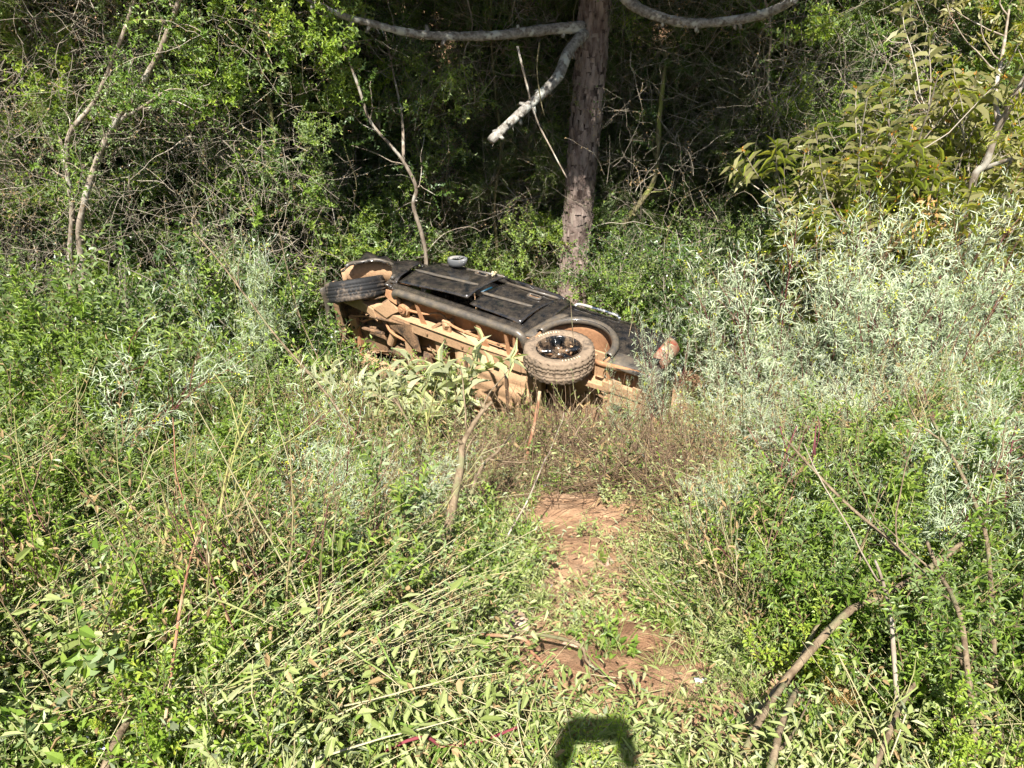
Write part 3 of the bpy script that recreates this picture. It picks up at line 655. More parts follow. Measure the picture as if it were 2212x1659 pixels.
mb = MB(); mb.add(*side_panel((2.16, -.02), (2.28, -.02), (2.34, .42), (2.42, .42), 5, 14, .02, .016)); part(mb, 'corner_moulding', M_PLAST)
mb = MB(); mb.add(*tube([(2.33, .625, .80), (3.44, .645, .785)], .026, 8)); part(mb, 'bed_rail', M_PAINT, bed)
mb = MB(); mb.add(*tube(smooth_path([(2.36, .625, .83), (2.42, .655, .845), (2.78, .662, .845), (2.86, .64, .83)], 6), .015, 8)); part(mb, 'chrome_rail', M_CHROME, bed)
# tailgate, bed floor and inner walls, far side
mb = MB(); mb.add(*box(3.46, .33, 0, .035, .56, 1.52)); part(mb, 'tailgate', M_PAINT, bevel=.01)
mb = MB(); mb.add(*box(2.89, .13, 0, 1.12, .02, 1.56))
for x in np.arange(2.4, 3.4, .12): mb.add(*box(x, .112, 0, .05, .018, 1.5))
part(flatsh(mb), 'bed_floor', M_DUST, bevel=.004)
mb = MB(); mb.add(*box(2.31, .36, 0, .02, .5, 1.5)); part(mb, 'bed_bulkhead', M_PAINT)
mb = MB(); V, Q = arch_panel(2.70, .05, .345, 2.305, 3.47, .0, btop, 30, 4, .015, -12, 190, side=-1); mb.add(V, Q); part(mb, 'bed_side', M_PAINT, label='bed side pressed into the ground')
mb = MB(); V, Q = arch_panel(.06, .02, .33, -.35, .49, -.06, lambda x: .52, 30, 4, side=-1); mb.add(V, Q); part(mb, 'front_fender', M_PAINT, label='front fender pressed into the ground')
for a, b in ((.50, 1.40), (1.42, 2.28)):
    V, Q = side_panel((a, .0), (b, .0), (a + .03, .70), (b, .70), 10, 8); V = V * [1, 1, -1]; mb = MB(); mb.add(V, Q[:, ::-1]); part(mb, 'door', M_PAINT, label='door on the side pressed into the ground')
# cab: crushed roof, pillars, glass, bonnet
g = []
for x, y, w_ in ((.86, .90, .60), (1.05, .965, .64), (1.5, .975, .66), (1.95, .965, .65), (2.12, .93, .62)):
    g.append([(x, y + .03 * math.cos(t * math.pi / 2) + .015 * float(fbm(x * 3, t * 2, 40)), w_ * t) for t in np.linspace(-1, 1, 17)])
mb = MB(); mb.add(*grid_patch(np.array(g), .02)); part(mb, 'roof', M_PAINT, label='crushed roof')
g = np.array([[(x, y, w_ * t) for t in np.linspace(-1, 1, 9)] for x, y, w_ in ((.40, .53, .72), (.62, .76, .66), (.85, .905, .60))]); mb = MB(); mb.add(*grid_patch(g, .008)); part(mb, 'windscreen', M_GLASS)
g = np.array([[(x, y, w_ * t) for t in np.linspace(-1, 1, 9)] for x, y, w_ in ((2.13, .925, .60), (2.22, .80, .68), (2.27, .66, .74))]); mb = MB(); mb.add(*grid_patch(g, .008)); part(mb, 'rear_window', M_GLASS)
for a, b in (((.42, .55, .78), (.88, .90, .60)), ((2.13, .92, .62), (2.27, .67, .77))):
    for s in (1, -1): mb = MB(); mb.add(*beam(np.array(a) * [1, 1, s], np.array(b) * [1, 1, s], .05, .045)); part(mb, 'pillar', M_PAINT, bevel=.008)
g = []
for x in np.linspace(-.36, .42, 12):
    g.append([(x, .36 + .07 * (1 - t * t) * .6 + .20 * (x + .36) + .035 * float(fbm(x * 3, t * 3, 50)), (.66 + .06 * (x + .7)) * t) for t in np.linspace(-1, 1, 13)])
mb = MB(); mb.add(*grid_patch(np.array(g), .018)); part(mb, 'bonnet', M_PAINT, label='buckled bonnet')
# --- step tube along the sill
mb = MB(); pp = smooth_path([(.55, .0, .66), (.55, -.035, .76), (.60, -.045, .80), (.75, -.048, .812), (1.4, -.045, .818), (2.02, -.042, .815), (2.14, -.04, .80), (2.185, -.035, .75), (2.19, -.01, .66)], 8)
mb.add(*tube(pp, .042, 12)); stp = part(mb, 'side_step', M_PLAST)
for x0, x1, w_ in ((.84, .90, .07), (1.64, 1.70, .11), (1.98, 2.0, .05), (2.09, 2.07, .05)):     # triangular brackets
    mb = MB(); g = np.array([[(x0 - .012, -.055, .80), (x1 - w_ / 2, -.03, .50)], [(x0 + .012, -.055, .80), (x1 + w_ / 2, -.02, .50)]]); mb.add(*grid_patch(g, .008)); part(flatsh(mb), 'step_bracket', M_DUSTO, stp)
# --- chassis
def obj_boxes(name, mat, items, parent=car, bevel=.006, label=None):
    mb = MB()
    for it in items:
        if it[0] == 'b': mb.add(*box(*it[1:]))
        elif it[0] == 'm': mb.add(*beam(*it[1:]))
        else: mb.add(*tube(*it[1:]))
    return part(flatsh(mb), name, mat, parent, bevel, label)
for s in (1, -1):
    P = [(-.62, .08), (-.1, .03), (.45, .0), (.8, -.02), (2.15, -.02), (2.4, .06), (2.95, .06), (3.15, .02), (3.55, .02)]
    it = []
    for (xa, ya), (xb, yb) in zip(P[:-1], P[1:]): it.append(('m', (xa, ya, s * .44), (xb + .01, yb, s * .44), .13, .125, (0, 1, 0)))
    fr = obj_boxes('frame_rail', M_DUST, it)
    if s == 1:
        for x in (.98, 1.22, 1.45, 1.60, 1.93): obj_boxes('rail_bolt', M_DARKM, [('t', [(x, -.083, .44), (x, -.10, .44)], .013, 8)], fr, 0)
        obj_boxes('fuel_pipe', M_DUSTO, [('t', smooth_path([(.55, -.03, .60), (.9, -.01, .62), (1.1, .03, .66), (1.3, -.02, .60), (1.7, -.02, .575), (2.1, -.02, .58)], 6), .014, 6)], fr, 0)
        obj_boxes('brake_pipe', M_DUST, [('t', smooth_path([(.75, -.09, .52), (1.2, -.095, .525), (1.7, -.09, .52), (2.2, -.08, .53)], 6), .009, 6)], fr, 0)
g = np.array([[(x, .10 + .012 * (math.sin(x * 26) > .3), z) for z in np.linspace(-.78, .785, 24)] for x in np.linspace(.40, 2.30, 90)]); mb = MB(); mb.add(*grid_patch(g, .012)); part(mb, 'floor_pan', M_DUSTO)
g = np.array([[(x, y, .785 - .10 * (y + .02) / .12) for y in np.linspace(-.02, .10, 5)] for x in np.linspace(.44, 2.28, 30)]); mb = MB(); mb.add(*grid_patch(g, .01)); part(mb, 'inner_sill', M_DUSTO)
for x, nm in ((.62, 0), (1.08, 0), (1.34, 0), (2.33, 0), (3.10, 0), (3.40, 0)): obj_boxes('crossmember', M_DUST, [('m', (x, .0, -.42), (x, .0, .42), .09, .08, (0, 1, 0))])
obj_boxes('body_mount', M_DUST, [('b', 1.20, -.01, .56, .10, .03, .14), ('t', [(1.20, -.04, .58), (1.20, .08, .58)], .035, 10)]); obj_boxes('body_mount', M_DUST, [('b', .62, -.01, .56, .12, .03, .16), ('t', [(.64, -.05, .60), (.64, .08, .60)], .065, 14)])
# fuel tank with pressed ribs
g = []
for x in np.linspace(1.30, 2.30, 40):
    row = []
    for t in np.linspace(0, 1, 26):
        z = .40 - .80 * t; e = min(t, 1 - t) * 6; ex = min(x - 1.30, 2.30 - x) * 10
        y = -.13 + .10 * math.exp(-e * 2.2) + .10 * math.exp(-ex * 2.2) + .012 * (abs((t * 5) % 1 - .5) < .12) + .008 * float(fbm(x * 5, t * 5, 60)) + .04 * (x > 2.0) * (t < .3)
        row.append((x, min(y, .05), z))
    g.append(row)
mb = MB(); mb.add(*grid_patch(np.array(g), .012, True)); tank = part(mb, 'fuel_tank', M_DUST)
obj_boxes('tank_strap', M_DARKM, [('m', (1.52, -.145, .42), (1.52, -.145, -.38), .035, .006, (0, 1, 0))], tank, 0); obj_boxes('tank_strap', M_DARKM, [('m', (2.02, -.14, .42), (2.02, -.145, -.38), .035, .006, (0, 1, 0))], tank, 0)
obj_boxes('tank_clip', M_DUSTO, [('t', [(1.74, -.12, .385), (1.80, -.12, .385)], .022, 8)], tank, 0); obj_boxes('tank_clip', M_DUSTO, [('t', [(1.86, -.12, .395), (1.92, -.12, .395)], .022, 8)], tank, 0)
obj_boxes('driveshaft', M_DARKM, [('t', [(.9, -.02, -.05), (2.52, -.03, -.05)], .035, 12)], bevel=0)
obj_boxes('exhaust', M_DARKM, [('t', smooth_path([(.3, -.02, -.25), (.9, -.06, -.28), (1.5, -.10, -.55), (2.2, -.06, -.60), (3.5, -.0, -.62)], 6), .028, 8)], bevel=0)
# rear axle, springs, liner
obj_boxes('rear_axle', M_DARKM, [('t', [(2.60, -.06, -.70), (2.60, -.06, .70)], .045, 12), ('t', [(2.60, -.06, -.14), (2.60, -.06, .04)], .13, 16)], bevel=0)
for s in (1, -1): obj_boxes('leaf_spring', M_DUST, [('m', (2.18 + .16 * i, -.03 - .03 * math.sin(i / 6 * math.pi), s * .52), (2.18 + .16 * (i + 1) + .005, -.03 - .03 * math.sin((i + 1) / 6 * math.pi), s * .52), .06, .03, (0, 1, 0)) for i in range(6)])
th = np.radians(np.linspace(-15, 195, 30)); g = np.array([[(2.70 + (.375 + .02 * q) * math.cos(a), .05 + (.36 + .0 * q) * math.sin(a), z) for q, z in zip((0, 1, 1, 1, .2), (.84, .75, .62, .52, .44))] for a in th])
mb = MB(); mb.add(*grid_patch(g, .01)); lin = part(mb, 'wheel_liner', M_DUSTO)
g = np.array([[(2.70 + r * math.cos(a), .05 + r * math.sin(a), .46) for r in (.12, .25, .38)] for a in th]); mb = MB(); mb.add(*grid_patch(g, .01)); part(mb, 'liner_back', M_DUSTO, lin)
th = np.radians(np.linspace(0, 180, 24)); g = np.array([[(.08 + .37 * math.cos(a), .02 + .36 * math.sin(a), z) for z in (.80, .65, .5)] for a in th]); mb = MB(); mb.add(*grid_patch(g, .01)); part(mb, 'wheel_liner', M_DUST)
# rear corner: bumper, tail lamp, skirt, frame horns
mb = MB(); g = []
for t in np.linspace(0, 1, 14):
    a = t * math.pi / 2; cx, cz = 3.42, .70; ex = 3.10 + t * 0
    p = (3.08 + (.36) * min(1, t * 2.2), .845 - .02) if t < .45 else (3.44 + .13 * math.sin((t - .45) / .55 * math.pi / 2), .70 + .125 * math.cos((t - .45) / .55 * math.pi / 2))
    g.append([(p[0] + dx, y, p[1] + dz) for y, dx, dz in ((-.05, -.03, -.03), (-.03, .0, .0), (.06, .012, .012), (.13, .012, .01), (.17, -.01, -.01))])
g = np.array(g); tail = np.repeat(g[-1:], 14, 0); tail[..., 2] = np.linspace(.68, -.80, 14)[:, None] + 0 * tail[..., 2]; g = np.vstack([g, tail])
mb = MB(); mb.add(*grid_patch(g, .012, False)); bump = part(mb, 'rear_bumper', M_PLAST)
g = np.array([[(x, -.05 + .11 * max(0, x - 3.05) + q * .0, .83 - q * .07) for q in (0, 1)] for x in np.linspace(2.98, 3.50, 10)]); mb = MB(); mb.add(*grid_patch(g, .012)); part(mb, 'lower_skirt', M_DUSTO)
mb = MB(); g = []
for a in np.linspace(0, math.pi / 2, 9): g.append([(3.40 + .115 * math.sin(a) * k, y, .715 + .125 * math.cos(a) * k) for y, k in ((.24, .80), (.26, 1), (.42, 1.02), (.58, 1.0), (.60, .8))])
mb.add(*grid_patch(np.array(g), .02)); lamp = part(mb, 'tail_lamp', M_RED)
mb = MB(); g = np.array([[(3.40 + .121 * math.sin(a), y, .715 + .131 * math.cos(a)) for y in (.37, .41, .46)] for a in np.linspace(.15, 1.5, 8)]); mb.add(*grid_patch(g, .006)); part(mb, 'reverse_lens', M_WHITE, lamp)
obj_boxes('bumper_bracket', M_DUST, [('b', 3.30, -.03, .56, .50, .05, .10), ('b', 3.2, -.055, .62, .10, .01, .10), ('b', 3.42, -.055, .62, .12, .01, .09), ('m', (3.25, -.02, .50), (3.55, .02, .38), .08, .05, (0, 1, 0))])
obj_boxes('tow_hook', M_DUSTO, [('t', smooth_path([(3.5, -.03, .40), (3.6, -.06, .38), (3.64, -.03, .30), (3.58, .0, .26)], 5), .018, 8)], bevel=0)
obj_boxes('spare_carrier', M_DARKM, [('m', (3.02, -.02, .2), (3.02, -.02, -.3), .06, .02, (0, 1, 0)), ('m', (3.28, -.02, .2), (3.28, -.02, -.3), .06, .02, (0, 1, 0))])
# --- front end
obj_boxes('radiator_support', M_DARKM, [('m', (-.60, .10, .40), (-.60, .10, -.62), .10, .03, (0, 1, 0)), ('m', (-.50, .08, .40), (-.50, .08, -.60), .03, .05, (0, 1, 0)), ('m', (-.62, .45, .55), (-.62, .45, -.6), .05, .05, (0, 1, 0))], label='rusty radiator support')
obj_boxes('radiator', M_DARKM, [('b', -.52, .33, -.05, .05, .42, 1.0)], bevel=.004)
hb = obj_boxes('subframe_beam', M_DUSTO, [('m', (-.30, .06, .16), (-.30, .06, -.45), .12, .05, (0, 1, 0))])
for z in (.02, -.14, -.30): obj_boxes('beam_hole_shade', M_GLASS, [('t', [(-.30, .033, z), (-.30, .028, z)], .020, 12)], hb, 0)  # solid dark discs painted for the shade inside the holes
obj_boxes('engine_block', M_DARKM, [('b', -.02, .30, -.12, .55, .30, .42), ('b', -.05, .14, -.12, .40, .12, .30), ('t', [(.3, .12, -.1), (.85, .05, -.08)], .11, 12)], bevel=.02)
obj_boxes('gearbox_tube', M_DUST, [('t', [(.44, .02, .30), (.30, .02, .02)], .05, 14), ('t', [(.425, .02, .27), (.41, .02, .24)], .054, 14)], bevel=0)
obj_boxes('torsion_bar', M_DARKM, [('t', [(.12, -.05, .36), (.66, -.075, .45)], .018, 8)], bevel=0)
mb = MB(); g = np.array([[(.34, -.03, .44), (.40, -.03, .30)], [(.60, -.07, .47), (.62, -.07, .28)], [(.74, -.075, .48), (.76, -.07, .14)], [(.78, -.04, .49), (.80, -.03, .10)]]); mb.add(*grid_patch(g, .015)); part(flatsh(mb), 'crossmember_plate', M_DARKM, bevel=.004)
obj_boxes('plate_hole_shade', M_GLASS, [('b', .655, -.077, .36, .055, .004, .08)], bevel=0)  # thin dark slab stands for the shaded square opening
mb = MB(); g = np.array([[(-.16, .0, .60), (-.06, .0, .46)], [(.06, -.04, .52), (.10, -.04, .40)], [(.20, -.05, .48), (.24, -.05, .34)]]); mb.add(*grid_patch(g, .02)); part(flatsh(mb), 'control_arm', M_DUST, bevel=.005)
mb = MB(); g = np.array([[(.20, -.05, .50), (.40, -.06, .44)], [(.36, -.05, .60), (.50, -.055, .52)], [(.46, -.04, .68), (.60, -.04, .58)]]); mb.add(*grid_patch(g, .02)); part(flatsh(mb), 'control_arm', M_DUST, bevel=.005)
obj_boxes('tie_rod', M_DARKM, [('t', [(-.20, .05, .58), (-.12, .04, .10)], .014, 8), ('t', [(-.10, -.0, .10), (.25, -.03, .16)], .022, 8)], bevel=0)
obj_boxes('suspension_bush', M_DUSTO, [('t', [(.64, -.075, .62), (.64, .02, .62)], .05, 14), ('t', [(.64, -.085, .62), (.64, -.07, .62)], .022, 10)], bevel=0)
mb = MB(); g = np.array([[(.44, -.04, .80), (.42, -.05, .72)], [(.50, -.05, .80), (.50, -.07, .70)], [(.56, -.03, .78), (.58, -.06, .66)]]); mb.add(*grid_patch(g, .01)); part(flatsh(mb), 'mud_flap_bracket', M_DUSTO)
obj_boxes('shock_absorber', M_DARKM, [('t', [(.02, .05, .55), (.10, .36, .50)], .03, 10)], bevel=0)
mb = MB(); g = np.array([[(-.72 - .03 * math.sin((z + .8) * 2), y + .02 * math.sin(z * 9), z) for y in (.02, .10, .22, .30)] for z in np.linspace(-.80, .42, 14)]); mb.add(*grid_patch(g, .012)); part(mb, 'front_bumper', M_PLAST, label='front bumper, bent back')
for i in range(26):      # hoses, wires and lines under the engine bay and along the floor
    x = rng.uniform(-.25, 2.0) if i > 15 else rng.uniform(-.3, .9); p = np.array([x, rng.uniform(.0, .10), rng.uniform(-.3, .62)]); q = p + [rng.uniform(.15, .6), rng.uniform(-.05, .05), rng.uniform(-.25, .25)]
    m_ = (p + q) / 2 + rng.normal(0, .05, 3); r = rng.uniform(.006, .016)
    obj_boxes('hose', M_DARKM if i % 3 else M_DUSTO, [('t', smooth_path([p, m_, q], 6), r, 6)], bevel=0)
for i in range(18):      # clips, tabs and small brackets
    x = rng.uniform(-.25, 2.2); z = rng.choice([.36, .50, .60, .2]); obj_boxes('bracket', M_DARKM if i % 2 else M_DUST, [('m', (x, -.05, z), (x + rng.uniform(.03, .09), .04 + rng.uniform(-.05, .05), z + rng.uniform(-.06, .06)), rng.uniform(.02, .05), .008, (0, 0, 1))], bevel=0)
# --- wheels
def make_wheel(center, axis_, kind, spin=0.0, detailed=True):
    """root mesh = tyre; rim, spokes, hub and lettering are its children"""
    a = nrm(np.array(axis_, float)); t1 = nrm(np.cross(a, [0, 1, .2])); t2 = np.cross(a, t1); Mx = np.array([t1, t2, a]).T
    Ro = .335; hw = .115; n = 120
    prof = [(.200, -.085), (.232, -.108), (.285, -hw), (.318, -.106), (Ro, -.086)]
    zs = [-.086, -.06, -.054, -.048, -.03, -.022, -.016, 0, .016, .022, .03, .048, .054, .06, .086] if kind == 'road' else [-.086, -.07, -.05, -.045, -.03, -.015, -.010, 0, .010, .015, .03, .045, .05, .07, .086]
    gro = {2, 5, 9, 12} if kind == 'road' else {3, 6, 8, 11}
    V = []
    for i in range(n):
        th_ = 2 * math.pi * i / n; rw = []
        for r, z in prof[:-1]: rw.append((r + (.006 if (i // 2) % 2 and kind != 'road' and r > .3 else 0), z))
        for j, z in enumerate(zs):
            zz = z + (.004 if i % 2 else -.004) * (0 < j < len(zs) - 1); r = Ro - .03 * (z / .09) ** 4 * .5
            if j in gro or (kind == 'road' and False): r -= .010
            if kind != 'road':
                if (i + (2 if j < 7 else 0)) % 5 == 0: r -= .011
                if (j in (0, 14)) and (i // 2) % 2: r -= .008
            elif j in (0, 14) and i % 3 == 0: r -= .004
            rw.append((r, zz))
        for r, z in prof[:-1][::-1]: rw.append((r + (.006 if (i // 2) % 2 and kind != 'road' and r > .3 else 0), -z))
        V.append([(r * math.cos(th_), r * math.sin(th_), z) for r, z in rw])
    V = np.array(V + V[:1]); cen = np.array(center, float)
    def tr(v): return np.asarray(v, float) @ Mx.T + cen
    mb = MB(); V2, Q = grid_patch(V, 0); mb.add(tr(V2), Q[:, ::-1]); wh = part(mb, 'wheel', M_TYRE if kind == 'road' else M_TYRE2)
    th_ = np.linspace(0, 2 * np.pi, 49); g = np.array([[(r * math.cos(q), r * math.sin(q), z) for r, z in ((.214, .102), (.208, .106), (.200, .098), (.192, .07), (.186, .0), (.186, -.09))] for q in th_])
    mb = MB(); V2, Q = grid_patch(g, 0); mb.add(tr(V2), Q); part(mb, 'rim', M_RIM, wh)
    mb = MB(); V2, Q, T = tube([(0, 0, .02), (0, 0, .055), (0, 0, .066)], [.062, .060, .035], 20); mb.add(tr(V2), Q, T); part(mb, 'hub', M_RIM, wh)
    if detailed:
        for s in range(5):
            q = 2 * math.pi * s / 5 + spin; c, si = math.cos(q), math.sin(q); rows = []
            for r, hw_, z in ((.045, .030, .058), (.09, .026, .062), (.14, .030, .055), (.192, .055, .075)):
                rows.append([(c * r - si * u * hw_, si * r + c * u * hw_, z - abs(u) ** 3 * .02 + (.006 if abs(u) < .4 else 0)) for u in (-1, -.7, -.35, 0, .35, .7, 1)])
            mb = MB(); V2, Q = grid_patch(np.array(rows), .022); mb.add(tr(V2), Q); part(mb, 'spoke', M_RIM, wh)
        for s in range(5):
            q = 2 * math.pi * (s + .5) / 5 + spin; mb = MB(); V2, Q, T = tube([(.045 * math.cos(q), .045 * math.sin(q), .055), (.045 * math.cos(q), .045 * math.sin(q), .078)], .009, 6); mb.add(tr(V2), Q, T); part(mb, 'lug_nut', M_DARKM, wh)
        mb = MB(); V2, Q, T = tube([(0, 0, -.05), (0, 0, -.04)], .15, 24); mb.add(tr(V2), Q, T); part(mb, 'brake_disc', M_DUSTO, wh)
        if kind != 'road':       # raised pale sidewall lettering, worn beyond reading
            for a0, nl, wd in ((math.radians(150), 7, .105), (math.radians(-32), 9, .10)):
                for k in range(nl):
                    q = a0 + (k - nl / 2) * wd; mb = MB(); hw_ = wd * .25 * rng.uniform(.55, 1.2)
                    z0 = .1145; rows = [[(r * math.cos(q + u), r * math.sin(q + u), z0 + .005 - abs(r - .262) * .1) for u in (-hw_ * .8, hw_ * .8)] for r in (.246, .262, .276)]
                    V2, Q = grid_patch(np.array(rows), .006); mb.add(tr(V2), Q); part(mb, 'raised_letter', M_LETTER, wh)
    return wh
AXM = np.array([AX_L, AX_U, AX_S])       # world -> local
fa = AXM @ nrm(np.array([-.146, .307, .941])); ra = AXM @ nrm(np.array([-.03, -.09, 1.0]))
w1 = make_wheel((2.605, -.075, .735), ra, 'mud', .35); w1['label'] = 'rear wheel with pale worn lettering'
w2 = make_wheel((-.12, .03, .60), fa, 'road', 0.2, False); w2['label'] = 'front wheel turned on its broken suspension'
w3 = make_wheel((2.60, -.05, -.73), (0, 0, -1), 'mud', 0, False); w4 = make_wheel((.06, .0, -.72), (.2, 0, -1), 'road', 0, False)
# pale dried lump lying by the front door handle
mb = MB(); 
for i in range(10): mb.add(*box(1.36 + rng.normal(0, .02), .63 + rng.normal(0, .012), tz1(1.36, .63) + .018 + .004 * i, .03, .012, .008, Matrix.Rotation(rng.uniform(0, 6), 3, (rng.normal(), rng.normal(), 1))))
lump = mb.obj('wood_chips', flat_mat('split_wood', (.62, .48, .30), .8)); lump.matrix_world = car.matrix_world
tag(lump, 'pale clump of split wood lying on the front door beside its handle', 'wood chips')
# ------------------------------------------------------------------ trees
def at(px, py, y):
    """the point of the place that lies y metres ahead on the line of sight through (px, py)"""
    d = F_ + R_ * (px - 1106) / FPX + U_ * (829.5 - py) / FPX
    return CAM + d * (y / d[1])
def ground_at(px, y):
    x = 0.0
    for _ in range(8): z = float(ground(x, y)); dep = y * F_[1] + (z - 1.6) * F_[2]; x = (px - 1106) / FPX * dep
    return np.array([x, y, z])
MB_PINE = bark_mat('pine_bark', (.028, .020, .017), (.20, .145, .12), (.27, .22, .18), 11, 1.0, (1, 1, .5))
MB_FLAKE = bark_mat('pine_bark_flake', (.11, .075, .062), (.33, .26, .22), None, 9, .5)
MB_LICH = bark_mat('lichen_bark', (.13, .11, .09), (.36, .34, .30), (.50, .50, .44), 22, .7, (1, 1, 1))
MB_PALE = bark_mat('pale_bark', (.17, .13, .095), (.36, .30, .23), (.46, .42, .35), 18, .4, (1, 1, .4))
MB_MOSS = bark_mat('mossy_bark', (.09, .075, .04), (.24, .21, .11), (.20, .21, .06), 16, .5, (1, 1, .4))
MB_RED = bark_mat('peeled_wood', (.22, .10, .055), (.38, .20, .12), (.45, .33, .20), 16, .5, (1, 1, .3))
MB_TAN = bark_mat('tan_stem', (.11, .075, .045), (.29, .22, .14), (.20, .19, .10), 26, .7, (1, 1, .6))
MB_GREENST = bark_mat('green_bark', (.20, .20, .06), (.36, .34, .13), None, 20, .3, (1, 1, .3))
def limb(name, pts, r0, r1, mat, parent=None, sides=8, rough=.0, knots=0):
    P = smooth_path(pts, 7); n = len(P); r = np.linspace(r0, r1, n) * (1 + rough * rng.normal(0, 1, n)); V, Q, T = tube(P, r, sides)
    mb = MB(); mb.add(V, Q, T)
    for i in range(knots):
        q = int(rng.integers(2, n - 2)); d = side_dir(nrm(P[q + 1] - P[q]), 1.3); mb.add(*tube([P[q], P[q] + d * r0 * 1.6], [r0 * .5, r0 * .25], 5))
    return mb.obj(name, mat, parent), P
# the big pine
pine = empty('pine_tree', ground_at(1232, 11.3)); org = np.array(pine.location)
tag(pine, 'tall pine with flaking bark rising right behind the overturned pickup', 'tree')
b0 = ground_at(1232, 11.3); b1 = at(1262, 300, 11.25); b2 = at(1287, 0, 11.2)
ax = [b0 - [0, 0, .3], b0 + [0, 0, .2], at(1241, 560, 11.3), b1, b2, b2 + (b2 - b1) * 1.2, b2 + (b2 - b1) * 3 + [.1, 0, 0], b2 + (b2 - b1) * 5.5 + [.3, .1, 0]]
P = smooth_path(ax, 16) - org; n = len(P); rr = np.interp(np.arange(n) / n, [0, .05, .12, .5, 1], [.27, .23, .205, .205, .12])
k = 40; V, Q, T = tube(P, rr, k); V = V.copy(); body = V[:n * k].reshape(n, k, 3); cen = P[:, None]; rad = nrm(body - cen)
aa = np.arange(k)[None] * 2 * np.pi / k; disp = .018 * fbm(np.cos(aa) * 3 + 7 + 0 * cen[..., 2], cen[..., 2] * 5 + np.sin(aa) * 3, 90, 4); V[:n * k] = (body + rad * disp[..., None]).reshape(-1, 3)
mb = MB(); mb.add(V, Q, T); mb.obj('trunk', MB_PINE, pine)
mb = MB()           # loose bark plates standing off the trunk
for i in range(2300):
    t = rng.uniform(.02, .60); q = t * (n - 1); j = int(q); c = P[j] + (P[min(j + 1, n - 1)] - P[j]) * (q - j); r = np.interp(q, np.arange(n), rr); a = rng.uniform(0, 2 * np.pi)
    wd = rng.uniform(.015, .045) / r; hh = rng.uniform(.02, .085); lift = rng.uniform(.002, .042) * rng.random(); g = []
    for u in np.linspace(-1, 1, 3):
        g.append([c + [(r + .008 + lift * (.3 + .7 * (v if i % 3 else 1 - v)) * (1 - .3 * u * u)) * math.cos(a + u * wd * (1 - .3 * v)), (r + .008 + lift * (.3 + .7 * (v if i % 3 else 1 - v))) * math.sin(a + u * wd * (1 - .3 * v)), (v - .5) * hh * 2 + u * rng.uniform(-.01, .01)] for v in (0, .5, 1)])
    V, Q = grid_patch(np.array(g), .006); mb.add(V, Q, smooth=False)
fl = mb.obj('bark_flake', MB_FLAKE, pine); fl['kind'] = 'stuff'
def pxpath(l, y0, y1): return [at(p[0], p[1], y0 + (y1 - y0) * i / (len(l) - 1)) for i, p in enumerate(l)]
for pts, y0, y1, r0, r1, lab in (([(1262, 58), (1200, 62), (1130, 70), (1060, 77), (960, 78), (880, 70), (800, 50), (735, 32), (670, 0), (600, -40)], 11.1, 9.6, .075, .028, 'lichened branch reaching left across the top'),
                            ([(1262, 72), (1228, 112), (1205, 165), (1162, 210), (1112, 255), (1060, 304)], 11.05, 9.7, .078, .055, 'broken lichened branch hanging down left'),
                            ([(1300, -60), (1345, -8), (1400, 28), (1480, 49), (1560, 47), (1640, 33), (1700, 8), (1740, -25), (1800, -80)], 11.1, 9.4, .07, .045, 'lichened branch curving across the top right')):
    o, Pb = limb('branch', [p - org for p in pxpath(pts, y0, y1)], r0, r1, MB_LICH, pine, 10, .06, 14); o['label'] = lab
    mb = MB()        # beards of lichen and dead sprigs
    for i in range(70):
        q = int(rng.integers(0, len(Pb) - 1)); S_ = shoot(Pb[q], rng.normal(0, 1, 3) + [0, 0, -1.0], rng.uniform(.03, .14), 4, .3, .1); mb.add(*tube(S_, [.006, .005, .004, .003, .001], 3, False))
    ml = mb.obj('lichen_tuft', MB_LICH, o); ml['kind'] = 'stuff'
# higher limbs and their needle foliage, above the picture: they throw the shade on the thicket
tufts = []
for i in range(22):
    a = rng.uniform(-math.pi, math.pi) if i < 6 else rng.uniform(-2.9, -.25); h = rng.uniform(5.8, 9.5) if i < 14 else rng.uniform(8, 14); L = rng.uniform(2.0, 4.2)
    base = np.array([.1, -.05, h]); d = np.array([math.cos(a), math.sin(a), 0])
    Pb = [base, base + d * L * .35 - [0, 0, .1], base + d * L * .7 + [0, 0, .05], base + d * L + [0, 0, .4]]
    if (org + Pb[0])[2] < 2.0: continue
    limb('branch', Pb, .06, .025, MB_LICH, pine, 6)
    for q in np.linspace(.45, 1.0, 6): tufts.append(org + base + d * L * q + rng.normal(0, .22, 3) + [0, 0, .05])
tufts = np.array(tufts); tufts = tufts[tufts[:, 2] > 1.9 + .05 * np.clip(tufts[:, 1], 0, 99)]
cr = scatter('crown', None, 'needle', 3, tufts - org, .75 * rng.uniform(.8, 1.2, len(tufts)), .5); cr.parent = pine
